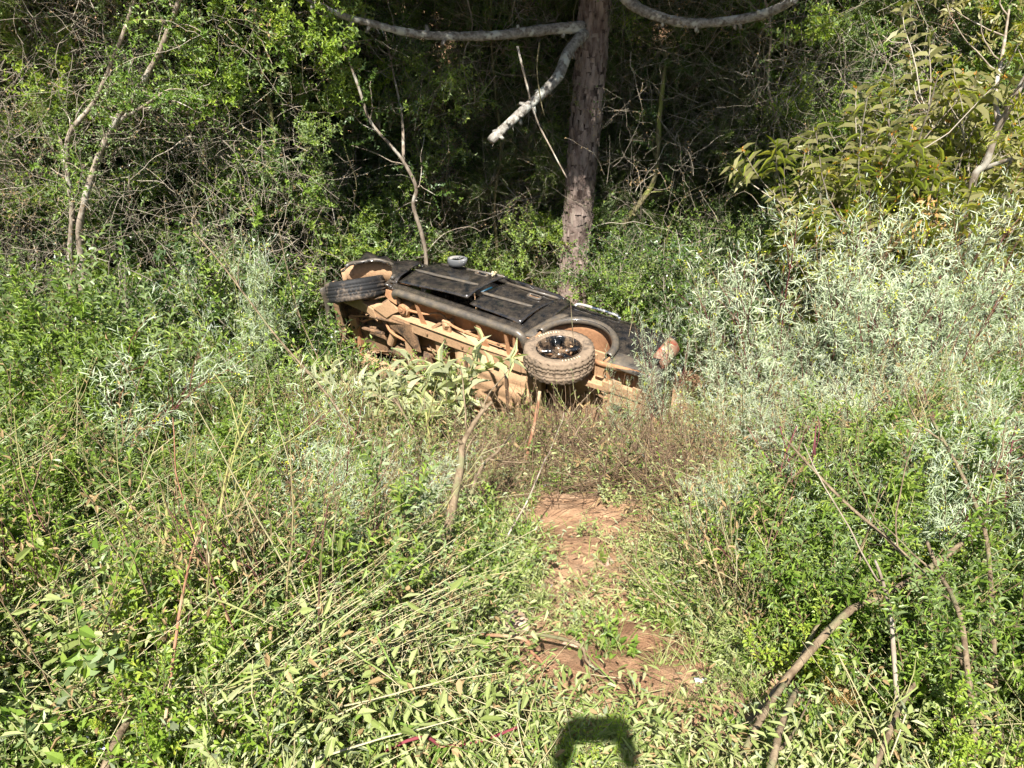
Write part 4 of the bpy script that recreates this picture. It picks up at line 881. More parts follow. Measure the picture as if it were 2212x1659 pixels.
def tree(lab, cat, stems, y, mat, r, kind=None, n_cl=0, topf=.45, size=.5, name='tree', group=None):
    """stems: paths (px, py) on one trunk; foliage sprays sit along the upper part"""
    b = ray = ground_at(stems[0][0][0], y); root = empty(name, b); tag(root, lab, cat, group); pts_all = []
    for i, s in enumerate(stems):
        L = [at(p[0], p[1], y + (.25 * j if i else .08 * j) * (1 if i % 2 else -1)) for j, p in enumerate(s)]
        if i == 0: L = [b - [0, 0, .15]] + L
        o, Pp = limb('trunk' if i == 0 else 'limb', [p - b for p in L], r * (1 if i == 0 else .72), r * (.5 if i == 0 else .25), mat, root, 8, .05, 4)
        pts_all.append(Pp)
        for q in range(6 if n_cl else 3):      # twigs
            j = int(rng.integers(len(Pp) // 3, len(Pp) - 1)); S_ = shoot(Pp[j], side_dir(nrm(Pp[min(j + 1, len(Pp) - 1)] - Pp[j - 1]), rng.uniform(.5, 1.2)), rng.uniform(.4, 1.0), 8, .2); pts_all.append(S_)
            mb = MB(); mb.add(*tube(S_, np.linspace(r * .22, .003, len(S_)), 4)); mb.obj('twig', mat, root)
    if n_cl:
        F = MB(); A = np.concatenate([p[int(len(p) * topf):] for p in pts_all])
        for i in range(n_cl):
            p = A[rng.integers(len(A))]; S_ = shoot(p, rng.normal(0, 1, 3) + [0, 0, .3], rng.uniform(.15, .5) * size * 2, 5, .2)
            if kind == 'dark': leaves_on(F, S_, 16, .06, .032, 65, 'ov', t0=.1, jit=.5)
            elif kind == 'yellow': leaves_on(F, S_, 16, .12, .024, 80, 'lan', t0=.4, jit=.3, droop=.1)
            else: leaves_on(F, S_, 18, .05, .022, 65, 'ovs', t0=.1, jit=.5)
        F.obj('crown', LM['green' if kind == 'light' else kind], root)
    return root
tree('pale two-limbed tree at the far left, crown running off the top', 'tree', [[(175, 560), (173, 480), (205, 360), (238, 285), (262, 242), (300, 190), (345, 110), (380, 20), (410, -60)], [(262, 242), (320, 232), (390, 240), (470, 262)], [(225, 310), (258, 262), (300, 236), (345, 205)]], 9.6, MB_PALE, .048, 'light', 230, .2)
tree('slimmer pale tree just left of the two-limbed one', 'tree', [[(152, 550), (156, 450), (146, 370), (150, 290), (200, 225), (240, 140), (276, 45), (300, -40)], [(146, 370), (130, 300), (120, 240), (128, 160)]], 9.75, MB_PALE, .040, 'light', 200, .2)
tree('mossy leaning trunk coming down beside the front wheel', 'tree', [[(692, 575), (655, 490), (622, 420), (596, 350), (585, 240), (560, 120), (550, -20)]], 10.7, MB_MOSS, .045, 'dark', 50)
tree('slim pale sapling standing at the front door of the pickup', 'tree', [[(921, 575), (912, 510), (893, 445), (899, 405), (872, 350), (842, 312), (800, 262), (775, 190), (740, 90)], [(872, 350), (868, 250), (850, 160), (830, 60)]], 10.6, MB_PALE, .033, 'dark', 30)
tree('mossy crooked trunk just right of the pine', 'tree', [[(1302, 680), (1318, 610), (1340, 540), (1352, 480), (1385, 435), (1415, 380), (1425, 250), (1440, 100)], [(1385, 435), (1440, 420), (1500, 440)]], 11.9, MB_MOSS, .062, 'dark', 30)
tree('pale forked tree cut by the right edge', 'tree', [[(2095, 440), (2130, 350), (2158, 275), (2190, 215), (2235, 120), (2260, 0)], [(2158, 275), (2150, 200), (2165, 120), (2180, 20)], [(2125, 365), (2180, 345), (2240, 330)]], 8.4, MB_PALE, .045, 'yellow', 40)
tree('thin brown trunk in the dark gap left of the pine', 'tree', [[(1075, 560), (1068, 440), (1082, 320), (1070, 200), (1060, 60), (1062, -40)]], 12.1, MB_MOSS, .028, 'dark', 18)
tree('thin bent trunk between the two left trees and the sapling', 'tree', [[(430, 520), (420, 430), (440, 330), (425, 240), (450, 150), (430, 20)], [(440, 330), (500, 290), (560, 240)]], 10.6, MB_MOSS, .030, 'light', 40)
tree('thin grey trunk rising among the olive-yellow shrubs', 'tree', [[(1690, 470), (1675, 380), (1690, 300), (1660, 190), (1665, 60), (1640, -40)]], 11.4, MB_PALE, .028, 'light', 50)
# hanging vines
for i, (pts, y, r) in enumerate([([(1118, 100), (1132, 160), (1158, 255), (1190, 320), (1224, 384)], 10.2, .016), ([(1165, 92), (1160, 150), (1168, 215), (1176, 250)], 10.3, .009), ([(1010, 0), (1020, 60), (1000, 130), (1015, 210)], 11, .008),
                                 ([(1462, 620), (1440, 520), (1475, 430), (1520, 400), (1600, 372)], 11.5, .007), ([(640, 330), (700, 380), (720, 460), (735, 560)], 10.9, .008), ([(760, 560), (752, 480), (770, 400), (742, 300), (760, 180)], 11.0, .007),
                                 ([(60, 30), (120, 120), (90, 230), (140, 330)], 10.2, .010), ([(470, 40), (560, 60), (640, 130), (700, 240)], 10.4, .010), ([(920, 545), (960, 505), (1010, 490), (1040, 500)], 10.5, .006)]):
    o, _ = limb('vine', pxpath(pts, y, y - .2), r, r * .6, MB_PALE if i % 2 == 0 else MB_MOSS, None, 5, .08)
    tag(o, ['twisted pale vine dropping from the broken branch towards the pine trunk', 'short mossy vine hanging straight down from the upper left branch', 'pale vine dangling at the top edge left of the pine', 'thin mossy vine looping in the dark right of the pine', 'pale arching vine above the front wheel',
            'mossy vine rising in the dark behind the front fender', 'pale vine in the tangle at the top left corner', 'mossy vine sweeping down right of the two-limbed tree', 'thin pale arching twig beside the sapling'][i], 'vine', 'hanging vines')

# ------------------------------------------------------------------ the thicket behind
def wallpts(n, x0, x1, y0, y1, z0, z1, f=None):
    x = rng.uniform(x0, x1, n); y = rng.uniform(y0, y1, n); z = rng.uniform(z0, z1, n)
    z = np.maximum(z, ground(x, y)); P = np.stack([x, y, z], -1)
    if f is not None:
        px, py = project(P); P = P[f(px, py)]
    return P
def keep(pr, *b):
    """b: (px centre, py centre, rx, ry, keep probability) soft holes in the growth"""
    def f(px, py):
        k = np.full(px.shape, pr)
        for cx, cy, rx, ry, q in b: k = np.where(((px - cx) / rx) ** 2 + ((py - cy) / ry) ** 2 < 1, q * pr, k)
        return rng.random(px.shape) < k
    return f
holes = [(900, 430, 260, 130, .25), (1120, 470, 110, 110, .4), (1480, 620, 120, 120, .25), (1400, 420, 110, 100, .5), (620, 520, 80, 60, .3)]
U0 = rng.uniform
def sc_wall(name, label, kind, nv, P, s0, s1, tilt=.6): scatter(name, label, kind, nv, P, rng.uniform(s0, s1, len(P)), tilt)
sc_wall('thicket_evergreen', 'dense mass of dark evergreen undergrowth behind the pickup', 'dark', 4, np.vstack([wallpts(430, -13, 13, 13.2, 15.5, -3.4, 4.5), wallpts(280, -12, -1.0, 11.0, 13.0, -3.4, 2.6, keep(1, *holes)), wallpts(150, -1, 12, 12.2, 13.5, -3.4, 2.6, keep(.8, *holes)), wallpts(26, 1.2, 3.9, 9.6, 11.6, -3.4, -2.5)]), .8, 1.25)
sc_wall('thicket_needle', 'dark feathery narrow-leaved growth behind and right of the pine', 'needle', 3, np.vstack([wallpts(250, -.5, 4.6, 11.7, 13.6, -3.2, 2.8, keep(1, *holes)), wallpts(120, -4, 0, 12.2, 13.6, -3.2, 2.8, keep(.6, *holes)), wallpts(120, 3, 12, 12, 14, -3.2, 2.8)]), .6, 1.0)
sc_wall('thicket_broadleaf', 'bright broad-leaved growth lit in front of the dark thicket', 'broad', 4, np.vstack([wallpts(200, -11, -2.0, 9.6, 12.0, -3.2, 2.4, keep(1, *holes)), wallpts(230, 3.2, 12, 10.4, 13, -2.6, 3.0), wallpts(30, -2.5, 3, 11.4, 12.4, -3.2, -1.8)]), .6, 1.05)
sc_wall('twig_tangle', 'pale tangle of bare twigs and vines at the upper left', 'tangle', 4, np.vstack([wallpts(240, -11, -2.6, 9.6, 12.0, -2.8, 2.4), wallpts(70, -3, 4, 11.2, 12.6, -2.8, 2.2), wallpts(50, 3, 10, 9.8, 12, -2.6, 1.8)]), .7, 1.15)
sc_wall('hill_growth', 'mixed growth covering the hillside beyond the thicket', 'dark', 4, wallpts(220, -24, 24, 15.5, 24, -3, 8) * [1, 1, 1], 1.2, 2.0)
P = wallpts(26, -10, -5.5, 9.8, 11.6, .1, 1.6); scatter('dry_grass', 'tan dry grass hanging on the bank at the upper left', 'grass', 3, np.vstack([P, P + rng.normal(0, .2, P.shape), P + rng.normal(0, .2, P.shape)]), 1.1, .9)
# unseen leafy growth, added above the frame to shade thicket and pine
P = np.vstack([wallpts(110, -4.5, 3.5, 8.0, 11.6, 2.7, 5.6), wallpts(50, -4, 3.0, 8.4, 11.2, 2.7, 4.0), wallpts(18, .1, 1.1, 8.8, 10.6, 2.6, 4.2), wallpts(80, -10, -4, 8, 11, 2.9, 5.2)]); sc_wall('overhead_shade_growth', 'unseen leafy growth added overhead to shade the thicket', 'dark', 4, P, .8, 1.2)

# ------------------------------------------------------------------ shrubs one can point at
def ordinal(i): return ['first', 'second', 'third', 'fourth', 'fifth', 'sixth', 'seventh', 'eighth', 'ninth', 'tenth', 'eleventh', 'twelfth', 'thirteenth', 'fourteenth'][i]
HT = dict(lime=.95, green=1.15, silver=1.35, yellow=2.1, dark=1.1, broad=.8, pale=.82, herb=.3, weedlet=.35, grass=.4, fernfrond=.42)
def shrub(kind, name, cat, px, top, y, label, group, nv=3, lean=(0, 0), wide=1.0, var=None):
    b = ground_at(px, y); h = max(.12, float(at(px, top, y)[2] - b[2])); s = h / HT[kind]
    r = empty(name, b); r.rotation_euler = (lean[0] + rng.normal(0, .06), lean[1] + rng.normal(0, .06), rng.uniform(0, 6.28) if lean == (0, 0) else 0); r.scale = (s * wide, s * wide, s)
    sm, fm = proto(kind, nv)[int(rng.integers(nv)) if var is None else var]
    link_obj('stem', sm, r); link_obj('foliage', fm, r); tag(r, label, cat, group); return r
def row(kind, name, cat, items, desc, where, group, nv=3, **k):
    items = sorted(items)
    for i, it in enumerate(items):
        w_ = 'leftmost' if i == 0 else 'rightmost' if i == len(items) - 1 else ordinal(i) + ' from the left'
        shrub(kind, name, cat, it[0], it[1], it[2], f'{desc}, {w_} {where}', group, nv, **k)
J = lambda l, y, s=10: [(a + rng.normal(0, s), b + rng.normal(0, s), y + rng.normal(0, .15)) for a, b in l]
row('yellow', 'olive_shrub', 'shrub', J([(1690, 190), (1800, 170), (1900, 120), (2010, 90), (2110, 130), (2200, 150)], 9.6), 'tall olive-yellow shrub', 'in the back row at upper right', 'olive-yellow shrubs at the upper right')
row('yellow', 'olive_shrub', 'shrub', J([(1770, 310), (1880, 290), (1990, 300), (2120, 330), (2210, 300)], 8.5), 'bare-stemmed olive shrub', 'in the row above the silver bushes', 'olive-yellow shrubs at the upper right')
row('silver', 'silver_shrub', 'shrub', J([(1590, 600), (1690, 500), (1790, 480), (1890, 450), (1990, 470), (2090, 500), (2190, 540)], 7.5), 'silver-leaved shrub', 'in the back row right of the tail lamp', 'silver shrubs right of the pickup')
row('silver', 'silver_shrub', 'shrub', J([(1600, 760), (1680, 690), (1740, 640), (1840, 610), (1930, 600), (2030, 620), (2130, 640), (2210, 660)], 6.4), 'bushy silver-green shrub', 'in the middle row right of the pickup', 'silver shrubs right of the pickup')
row('silver', 'silver_shrub', 'shrub', J([(1640, 880), (1710, 800), (1810, 790), (1920, 780), (2030, 800), (2150, 800)], 5.3), 'spreading silver-green shrub', 'in the front row at mid right', 'silver shrubs right of the pickup')
row('green', 'green_shrub', 'shrub', J([(1760, 980), (1880, 960), (2000, 940), (2110, 960), (2210, 940)], 4.2), 'mid-green shrub', 'in the row below the silver bushes', 'green shrubs at the lower right', wide=.8)
row('green', 'green_shrub', 'shrub', J([(1850, 1260), (1990, 1260), (2100, 1200), (2200, 1170)], 3.0), 'leafy green shrub', 'among the sticks at the lower right', 'green shrubs at the lower right', wide=.7)
row('lime', 'bright_shrub', 'shrub', J([(1900, 1410), (2010, 1360), (2100, 1400), (2190, 1310)], 2.05), 'bright green bush with blunt leaves', 'in the bottom right corner', 'bright bushes at the bottom right', wide=.9)
row('lime', 'bright_shrub', 'shrub', J([(330, 1430), (420, 1350), (520, 1340), (610, 1300), (700, 1350), (790, 1430)], 2.15), 'lime-green bush', 'along the bottom left edge', 'lime bushes at the bottom left', wide=1.0)
row('lime', 'bright_shrub', 'shrub', J([(430, 1500), (540, 1450), (640, 1480), (760, 1520), (990, 1590)], 1.75, 6), 'lime-green bush closest to the camera', 'at the bottom edge', 'lime bushes at the bottom left', wide=1.0)
row('green', 'green_shrub', 'shrub', J([(20, 640), (110, 590), (215, 620), (320, 660)], 6.2), 'tall fresh green shrub', 'in front of the pale trees', 'green shrubs at the left')
row('green', 'green_shrub', 'shrub', J([(30, 800), (130, 770), (240, 760), (350, 800), (450, 860)], 5.0), 'bushy green shrub', 'in the middle row at the left', 'green shrubs at the left')
row('green', 'green_shrub', 'shrub', J([(40, 980), (150, 960), (270, 960)], 3.9), 'low green shrub', 'in the lower row at the left edge', 'green shrubs at the left', wide=.8)
row('dark', 'dark_shrub', 'shrub', J([(350, 560), (430, 520), (520, 540), (600, 600), (660, 640)], 8.8), 'dark small-leaved bush', 'between pale trees and front wheel', 'dark bushes left of the pickup')
shrub('silver', 'silver_shrub', 'shrub', 560, 490, 8.2, 'slender silver-green bush left of the front wheel', None, wide=.7)
shrub('silver', 'silver_shrub', 'shrub', 250, 640, 4.9, 'silver-leaved stem leaning far right in front of the green bushes', None, lean=(.1, .95), wide=1.1)
shrub('silver', 'silver_shrub', 'shrub', 130, 1010, 3.7, 'silver sprig leaning right at the left edge, halfway down', None, lean=(.2, .9), wide=.7)
shrub('silver', 'silver_shrub', 'shrub', 1415, 700, 6.15, 'single silver sprig standing in front of the tail lamp', None, wide=.6)
shrub('silver', 'silver_shrub', 'shrub', 1330, 800, 5.9, 'small silver sprig right of the rear wheel', None, wide=.6)
shrub('pale', 'pale_leaved_plant', 'plant', 905, 752, 6.3, 'pale plant with big felted leaves in front of the chassis', None, wide=1.15)
shrub('pale', 'pale_leaved_plant', 'plant', 845, 800, 5.9, 'smaller pale-leaved plant left of the big one', None, wide=.8)
shrub('broad', 'yellow_green_plant', 'plant', 385, 1045, 3.6, 'small bright yellow-green plant among the leaning stalks', None, wide=.5)
shrub('lime', 'young_bush', 'shrub', 1450, 1375, 2.35, 'small lime seedling growing from the lower bare soil', None, wide=.5)
shrub('lime', 'young_bush', 'shrub', 1300, 1195, 3.2, 'small green seedling in the upper bare soil', None, wide=.6)
shrub('green', 'young_bush', 'shrub', 1440, 1100, 3.9, 'fresh green upright weed at the right edge of the upper bare soil', None, wide=.5)
for i, (px, top, y) in enumerate([(1420, 1480, 1.75), (1475, 1470, 1.8), (1260, 1560, 1.6)]): shrub('grass', 'grass_clump', 'grass clump', px, top, y, ['long-bladed grass clump at the bottom, left of the other one', 'long-bladed grass clump at the bottom, right of the other one', 'short grass clump at the bottom centre edge'][i], 'grass clumps at the bottom', wide=.7)
for i, (px, top, y) in enumerate([(1390, 1010, 4.9), (1460, 1040, 4.6), (1340, 1180, 3.5)]): shrub('grass', 'grass_clump', 'grass clump', px, top, y, ['grass clump on top of the soil mound, left one', 'grass clump on top of the soil mound, right one', 'grass clump growing in the middle of the bare soil'][i], 'grass clumps on the soil', wide=1)
for i, (px, top, y) in enumerate([(1790, 1430, 1.75), (1850, 1480, 1.65), (2010, 360, 8.3), (2100, 400, 8.2)]):
    shrub('fernfrond', 'dead_fern', 'fern', px, top, y, ['orange-brown dead fern at the lower right, left one', 'orange-brown dead fern at the lower right, right one', 'rust-brown dead fern among the olive shrubs, left one', 'rust-brown dead fern among the olive shrubs, right one'][i], 'dead ferns', 2, wide=.9 if i < 2 else 1.0)
for i, (px, top, y) in enumerate([(800, 1380, 2.4), (860, 1400, 2.2), (760, 1300, 2.8)]): shrub('broad', 'seedling', 'plant', px, top, y, ['broad-leaved seedling at the bottom left of the soil, left one', 'broad-leaved seedling at the bottom left of the soil, right one', 'broad-leaved seedling above the lime bushes'][i], 'seedlings', wide=.7)

# ------------------------------------------------------------------ stems and sticks
def py_low(p): return p[0][1] > 1450
def stick(name, cat, label, pts, lift, r0, r1, mat, group=None, twigs=0, y0=None, y1=None, kn=2, fwd=.42):
    b = ray_ground(*pts[0]); ya = b[1] if y0 is None else y0; yb = (ya + lift) if y1 is None else y1
    fwd = min(fwd, (ya - 1.15) * .6); r0 *= 1.2; r1 *= 1.2; P = pxpath(pts, ya - fwd, yb - fwd)
    k_ = 1 if name == 'bare_stem' else 1; r0 /= 1.15; r1 /= 1.15
    if fwd: 
        d_ = P[0] - P[1]; d_[2] = min(d_[2], -.35 * np.linalg.norm(d_[:2]) - .02); q_ = P[0].copy()
        for _ in range(60):
            if q_[2] < float(ground(q_[0], q_[1])) - .04: break
            q_ = q_ + d_ / np.linalg.norm(d_) * .04
        P = [q_] + P if np.linalg.norm(q_ - P[0]) > .05 else P
    o, Pp = limb('x', [p - P[0] for p in P], r0, r1, mat, None, 7, .05, kn); o.name = name; o.location = P[0]
    tag(o, label, cat, group)
    for i in range(twigs):
        j = int(rng.integers(len(Pp) // 3, len(Pp) - 2)); S_ = shoot(Pp[j], side_dir(nrm(Pp[j + 1] - Pp[j]), rng.uniform(.4, .8)), rng.uniform(.2, .55), 7, .10, 0, .05)
        mb = MB(); mb.add(*tube(S_, np.linspace(r1 * .8, .002, len(S_)), 4)); mb.obj('twig', mat, o)
    return o
ST = [
 ('bare_stem', 'stem', 'long bare stem leaning left across the front of the pickup', [(870, 1058), (800, 985), (735, 890), (680, 820), (600, 730), (535, 645), (470, 560), (418, 500)], 1.3, .011, .004, MB_TAN, 5),
 ('bare_stem', 'stem', 'second bare stem crossing the long leaning one', [(745, 905), (690, 780), (650, 690), (620, 580), (600, 480)], .7, .008, .003, MB_TAN, 2),
 ('broken_stake', 'stick', 'thick broken stem with a fork, left of the soil mound', [(968, 1140), (985, 1060), (996, 1000), (1000, 960), (1030, 905), (1062, 868)], .35, .030, .009, MB_TAN, 3),
 ('broken_stake', 'stick', 'reddish snapped stake standing below the rear wheel', [(1128, 1030), (1146, 950), (1158, 900), (1166, 845)], .15, .017, .013, MB_RED, 0),
 ('bare_stem', 'stem', 'knobbly stem between the stake and the forked stem', [(1010, 1090), (1040, 1010), (1075, 975), (1110, 935)], .5, .018, .008, MB_TAN, 3),
 ('bare_stem', 'stem', 'pale stem rising behind the felted plant', [(905, 1010), (900, 950), (870, 890), (850, 860)], .3, .016, .008, MB_TAN, 2),
 ('bare_stem', 'stem', 'greenish stem right of the felted plant', [(935, 1010), (928, 950), (920, 890)], .2, .014, .009, MB_GREENST, 1),
 ('bare_stem', 'stem', 'dry pale stem slanting up beside the soil mound', [(1112, 1130), (1140, 1080), (1170, 1010), (1180, 985)], .3, .007, .003, MB_PALE, 1),
 ('fallen_branch', 'branch', 'reddish fallen branch lying left of the chassis', [(602, 852), (680, 862), (760, 878), (840, 892)], .0, .026, .016, MB_RED, 3),
 ('fallen_branch', 'branch', 'second reddish branch lying just below the first', [(590, 890), (660, 884), (740, 900), (800, 918)], -.1, .022, .014, MB_RED, 2),
 ('bare_stem', 'stem', 'long pale stem crossing the right side downwards', [(2042, 1325), (1990, 1235), (1900, 1150), (1820, 1080), (1745, 1002), (1690, 940)], .9, .009, .004, MB_TAN, 4),
 ('fallen_branch', 'branch', 'thick pale log lying slantwise at the right', [(1800, 1352), (1890, 1296), (2000, 1232), (2105, 1152)], .5, .013, .010, MB_TAN, 1),
 ('bare_stem', 'stem', 'thick stem curving down the right side', [(2162, 1650), (2150, 1500), (2142, 1300), (2128, 1150), (2080, 1030), (2010, 900)], 1.6, .011, .006, MB_TAN, 3),
 ('bare_stem', 'stem', 'brown stem leaning left of the thick curved one', [(2085, 1400), (2062, 1300), (2030, 1240), (2002, 1170)], .5, .009, .006, MB_TAN, 2),
 ('bare_stem', 'stem', 'pale stick slanting up at the bottom right', [(1890, 1659), (1960, 1500), (2040, 1410), (2110, 1340)], .8, .009, .005, MB_TAN, 2),
 ('bare_stem', 'stem', 'thin pale stick standing among the lower right bushes', [(1930, 1400), (1925, 1330), (1905, 1250), (1890, 1210)], .2, .008, .004, MB_PALE, 1),
 ('bare_stem', 'stem', 'pale stick slanting right of the soil', [(1640, 1560), (1720, 1440), (1790, 1310), (1880, 1200)], .9, .011, .005, MB_TAN, 3),
 ('bare_stem', 'stem', 'stout stem standing on the bottom edge right of the soil', [(1665, 1659), (1690, 1560), (1720, 1490)], .3, .011, .008, MB_TAN, 1),
 ('bare_stem', 'stem', 'long tan stem slanting through the bottom left bushes', [(240, 1625), (335, 1500), (440, 1400), (560, 1312), (650, 1265)], 1.0, .013, .005, MB_TAN, 4),
 ('bare_stem', 'stem', 'green curving stem standing at the lower left', [(245, 1500), (290, 1350), (345, 1220), (362, 1130), (352, 1060)], .8, .010, .005, MB_GREENST, 1),
 ('bare_stem', 'stem', 'green stem with a twiggy top at the left', [(440, 1330), (462, 1210), (478, 1090), (500, 990), (545, 900)], .9, .009, .004, MB_GREENST, 6),
 ('bare_stem', 'stem', 'dark-red stem between the two green ones', [(380, 1380), (400, 1260), (420, 1180), (450, 1110)], .5, .005, .003, MB_RED, 2),
 ('bare_stem', 'stem', 'thin forked twig standing in front of the bed side', [(1262, 930), (1290, 860), (1330, 800), (1352, 752), (1368, 680)], .35, .006, .003, MB_TAN, 1),
 ('bare_stem', 'stem', 'thin twig arching past the rear wheel arch', [(1262, 925), (1268, 850), (1245, 780), (1236, 700), (1232, 640)], .35, .006, .003, MB_TAN, 0),
 ('bare_stem', 'stem', 'straw-coloured stalk lying low below the rear wheel', [(1010, 888), (1100, 880), (1180, 886), (1270, 850), (1340, 826)], .1, .005, .003, MB_GREENST, 0),
 ('bark_chunk', 'wood', 'short reddish chunk of wood in the cut greenery', [(822, 1140), (842, 1158), (862, 1172)], -.08, .022, .018, MB_RED, 0),
 ('fallen_branch', 'branch', 'brown stick lying below the stone', [(1108, 1375), (1150, 1410), (1180, 1440)], -.1, .007, .005, MB_RED, 0),
 ('fallen_branch', 'branch', 'pale stick lying across the bare soil', [(1215, 1380), (1270, 1430), (1330, 1475)], -.15, .008, .004, MB_TAN, 0),
 ('bare_stem', 'stem', 'purple vine trailing over the bottom centre', [(880, 1600), (960, 1612), (1040, 1600), (1120, 1570)], .05, .005, .004, bark_mat('purple_vine', (.14, .02, .035), (.22, .05, .06), None, 20, .2), 0),
]
for i, (nm, cat, lab, pts, lift, r0, r1, mat, tw) in enumerate(ST): stick(nm, cat, lab, pts, lift, r0, r1, mat, None, tw, fwd=.15 if nm == 'bark_chunk' else .3 if nm == 'fallen_branch' and pts[0][0] < 1700 else (.22 if py_low(pts) else .68 if pts[0][0] > 1600 else .55))
PUR = bark_mat('purple_stem_bark', (.10, .025, .04), (.20, .07, .07), None, 20, .2)
for i, x in enumerate([1700, 1722, 1748, 1765, 2090, 2120, 2150, 2178]):
    stick('purple_stem', 'stem', f'thin purple stem, {ordinal(i)} from the left of those standing at the right', [(x, 1150 + rng.normal(0, 15)), (x - 6, 1080), (x + rng.normal(0, 14), 1010), (x + rng.normal(0, 26), 920)], .25, .005, .003, PUR, 'purple stems at the right', 1)
# ------------------------------------------------------------------ stones and small debris
def rock(label, px, py, r, mat, sq=(1, .8, .55), name='stone', sd=0):
    b = ray_ground(px, py); n1, n2 = 20, 12; g = []
    for i in range(n1 + 1):
        a = 2 * math.pi * i / n1; row_ = []
        for j in range(n2):
            t = math.pi * (j + .02) / (n2 - 1 + .04); d = np.array([math.sin(t) * math.cos(a), math.sin(t) * math.sin(a), math.cos(t)])
            k_ = 1 + .25 * float(fbm(d[0] * 1.2 + sd, d[1] * 1.2 + d[2], 3 + sd, 2)); d = np.clip(d * k_, -.72, .72); row_.append(d * np.array(sq) * r / .72)
        g.append(row_)
    g = np.array(g); g[-1] = g[0]; mb = MB(); mb.add(*grid_patch(g, 0), smooth=True) if False else mb.add(*grid_patch(g, 0)); o = flatsh(mb).obj(name, mat); o.location = b + [0, 0, r * sq[2] * .8]; o.rotation_euler = (rng.normal(-.3, .1), rng.normal(0, .2), rng.uniform(0, 6))
    return tag(o, label, 'stone')
MROCK = bark_mat('stone', (.34, .22, .15), (.50, .36, .26), (.56, .44, .34), 8, .5, (1, 1, 1)); MROCKO = bark_mat('orange_stone', (.42, .25, .07), (.60, .40, .14), None, 8, .5, (1, 1, 1))
rock('angular pinkish-tan stone lying on the trampled greenery', 1098, 1362, .075, MROCK, (1, .85, .5), sd=1)
rock('small tan stone right of the larger one', 1232, 1403, .030, MROCK, (.8, 1.2, .5), sd=2)
rock('orange-yellow stone half hidden at the lower left', 322, 1290, .11, MROCKO, (1.2, .7, .5), sd=5)
rock('rounded stone by the soil at the bottom, left of the path', 880, 1560, .05, MROCK, (1.1, .8, .6), sd=7)
rock('flat stone set in the upper bare soil', 1308, 1218, .035, MROCK, (1.2, .7, .4), sd=9)
b = ray_ground(1520, 1473); mb = MB(); mb.add(*grid_patch(np.array([[(u * .035, v * .008 * (1.2 - u), .004 * (1 - v * v)) for v in (-1, 0, 1)] for u in np.linspace(-1, 1, 6)]), .003)); o = mb.obj('wood_chip', flat_mat('white_chip', (.75, .70, .60), .7)); o.location = b + [0, 0, .012]; o.rotation_euler = (0, 0, .1); tag(o, 'pale wood chip on the lower bare soil', 'chip')
b = ray_ground(560, 1215); mb = MB(); mb.add(*grid_patch(np.array([[(.11 * math.sin(u), .07 * v, .05 * math.cos(u * 1.6)) for v in np.linspace(-1, 1, 4)] for u in np.linspace(-1.2, 1.2, 10)]), .004)); o = mb.obj('plastic_fragment', M_PLAST); o.location = b + [0, 0, .16]; o.rotation_euler = (.5, .3, .4); tag(o, 'curved black plastic fragment lying in the cut greenery at the left', 'plastic piece')
# soil clods
mb = MB()
for i in range(700):
    cx, cy, rx, ry = [(1290, 1125, 130, 45), (1265, 1240, 95, 85), (1180, 1440, 140, 70), (1450, 1440, 90, 70), (1500, 1600, 110, 60)][i % 5]
    b = ray_ground(cx + rng.normal(0, rx * .55), cy + rng.normal(0, ry * .55)); s = rng.uniform(.004, .016) * (1 + (rng.random() < .06)); V, Q = box(0, 0, 0, 1, 1, 1, Matrix.Rotation(rng.uniform(0, 6), 3, Vector(rng.normal(0, 1, 3)).normalized()))
    V = V * (1 + rng.normal(0, .18, V.shape)) * s * [1.2, 1, .8] + b + [0, 0, s * .25]; mb.add(V, Q)
tag(mb.obj('soil_clods', MSOIL), 'loose orange clods on the bare soil patches', None, None, 'stuff')

# ------------------------------------------------------------------ ground cover
DIRT = [(1285, 1125, 150, 55), (1278, 1232, 84, 78), (1170, 1450, 135, 60), (1445, 1430, 95, 75), (1520, 1590, 100, 70), (1260, 1515, 110, 34)]
def in_dirt(px, py, k=1.0):
    m = np.zeros(px.shape, bool)
    for cx, cy, rx, ry in DIRT: m |= ((px - cx) / rx / k) ** 2 + ((py - cy) / ry / k) ** 2 < 1 + .5 * fbm(px * .02, py * .02, 8)
    return m
DW = []
for cx, cy, rx, ry in DIRT + [(1098, 1380, 55, 42), (1232, 1410, 25, 18), (322, 1300, 75, 55), (560, 1225, 60, 36), (1800, 1590, 70, 60), (1862, 1625, 50, 40)]:
    c_ = ray_ground(cx, cy); a_ = ray_ground(cx, cy - ry); b_ = ray_ground(cx, cy + ry); DW.append((c_[0], (a_[1] + b_[1]) / 2, rx / FPX * float((c_ - CAM) @ F_), max(.05, (a_[1] - b_[1]) / 2)))
def in_dirt_world(x, y, mg):
    m = np.zeros(x.shape, bool); wob = 1 + .45 * fbm(x * 3.1, y * 3.1, 18)
    for cx, cy, rx, ry in DW: m |= ((x - cx) / (rx + mg)) ** 2 + ((y - cy) / (ry + mg)) ** 2 < wob
    return m
def toplimit(px): return np.interp(px, [0, 300, 620, 700, 745, 860, 990, 1100, 1300, 1400, 1490, 1550, 1640, 2212], [560, 600, 620, 720, 768, 775, 822, 856, 862, 895, 915, 860, 620, 480])
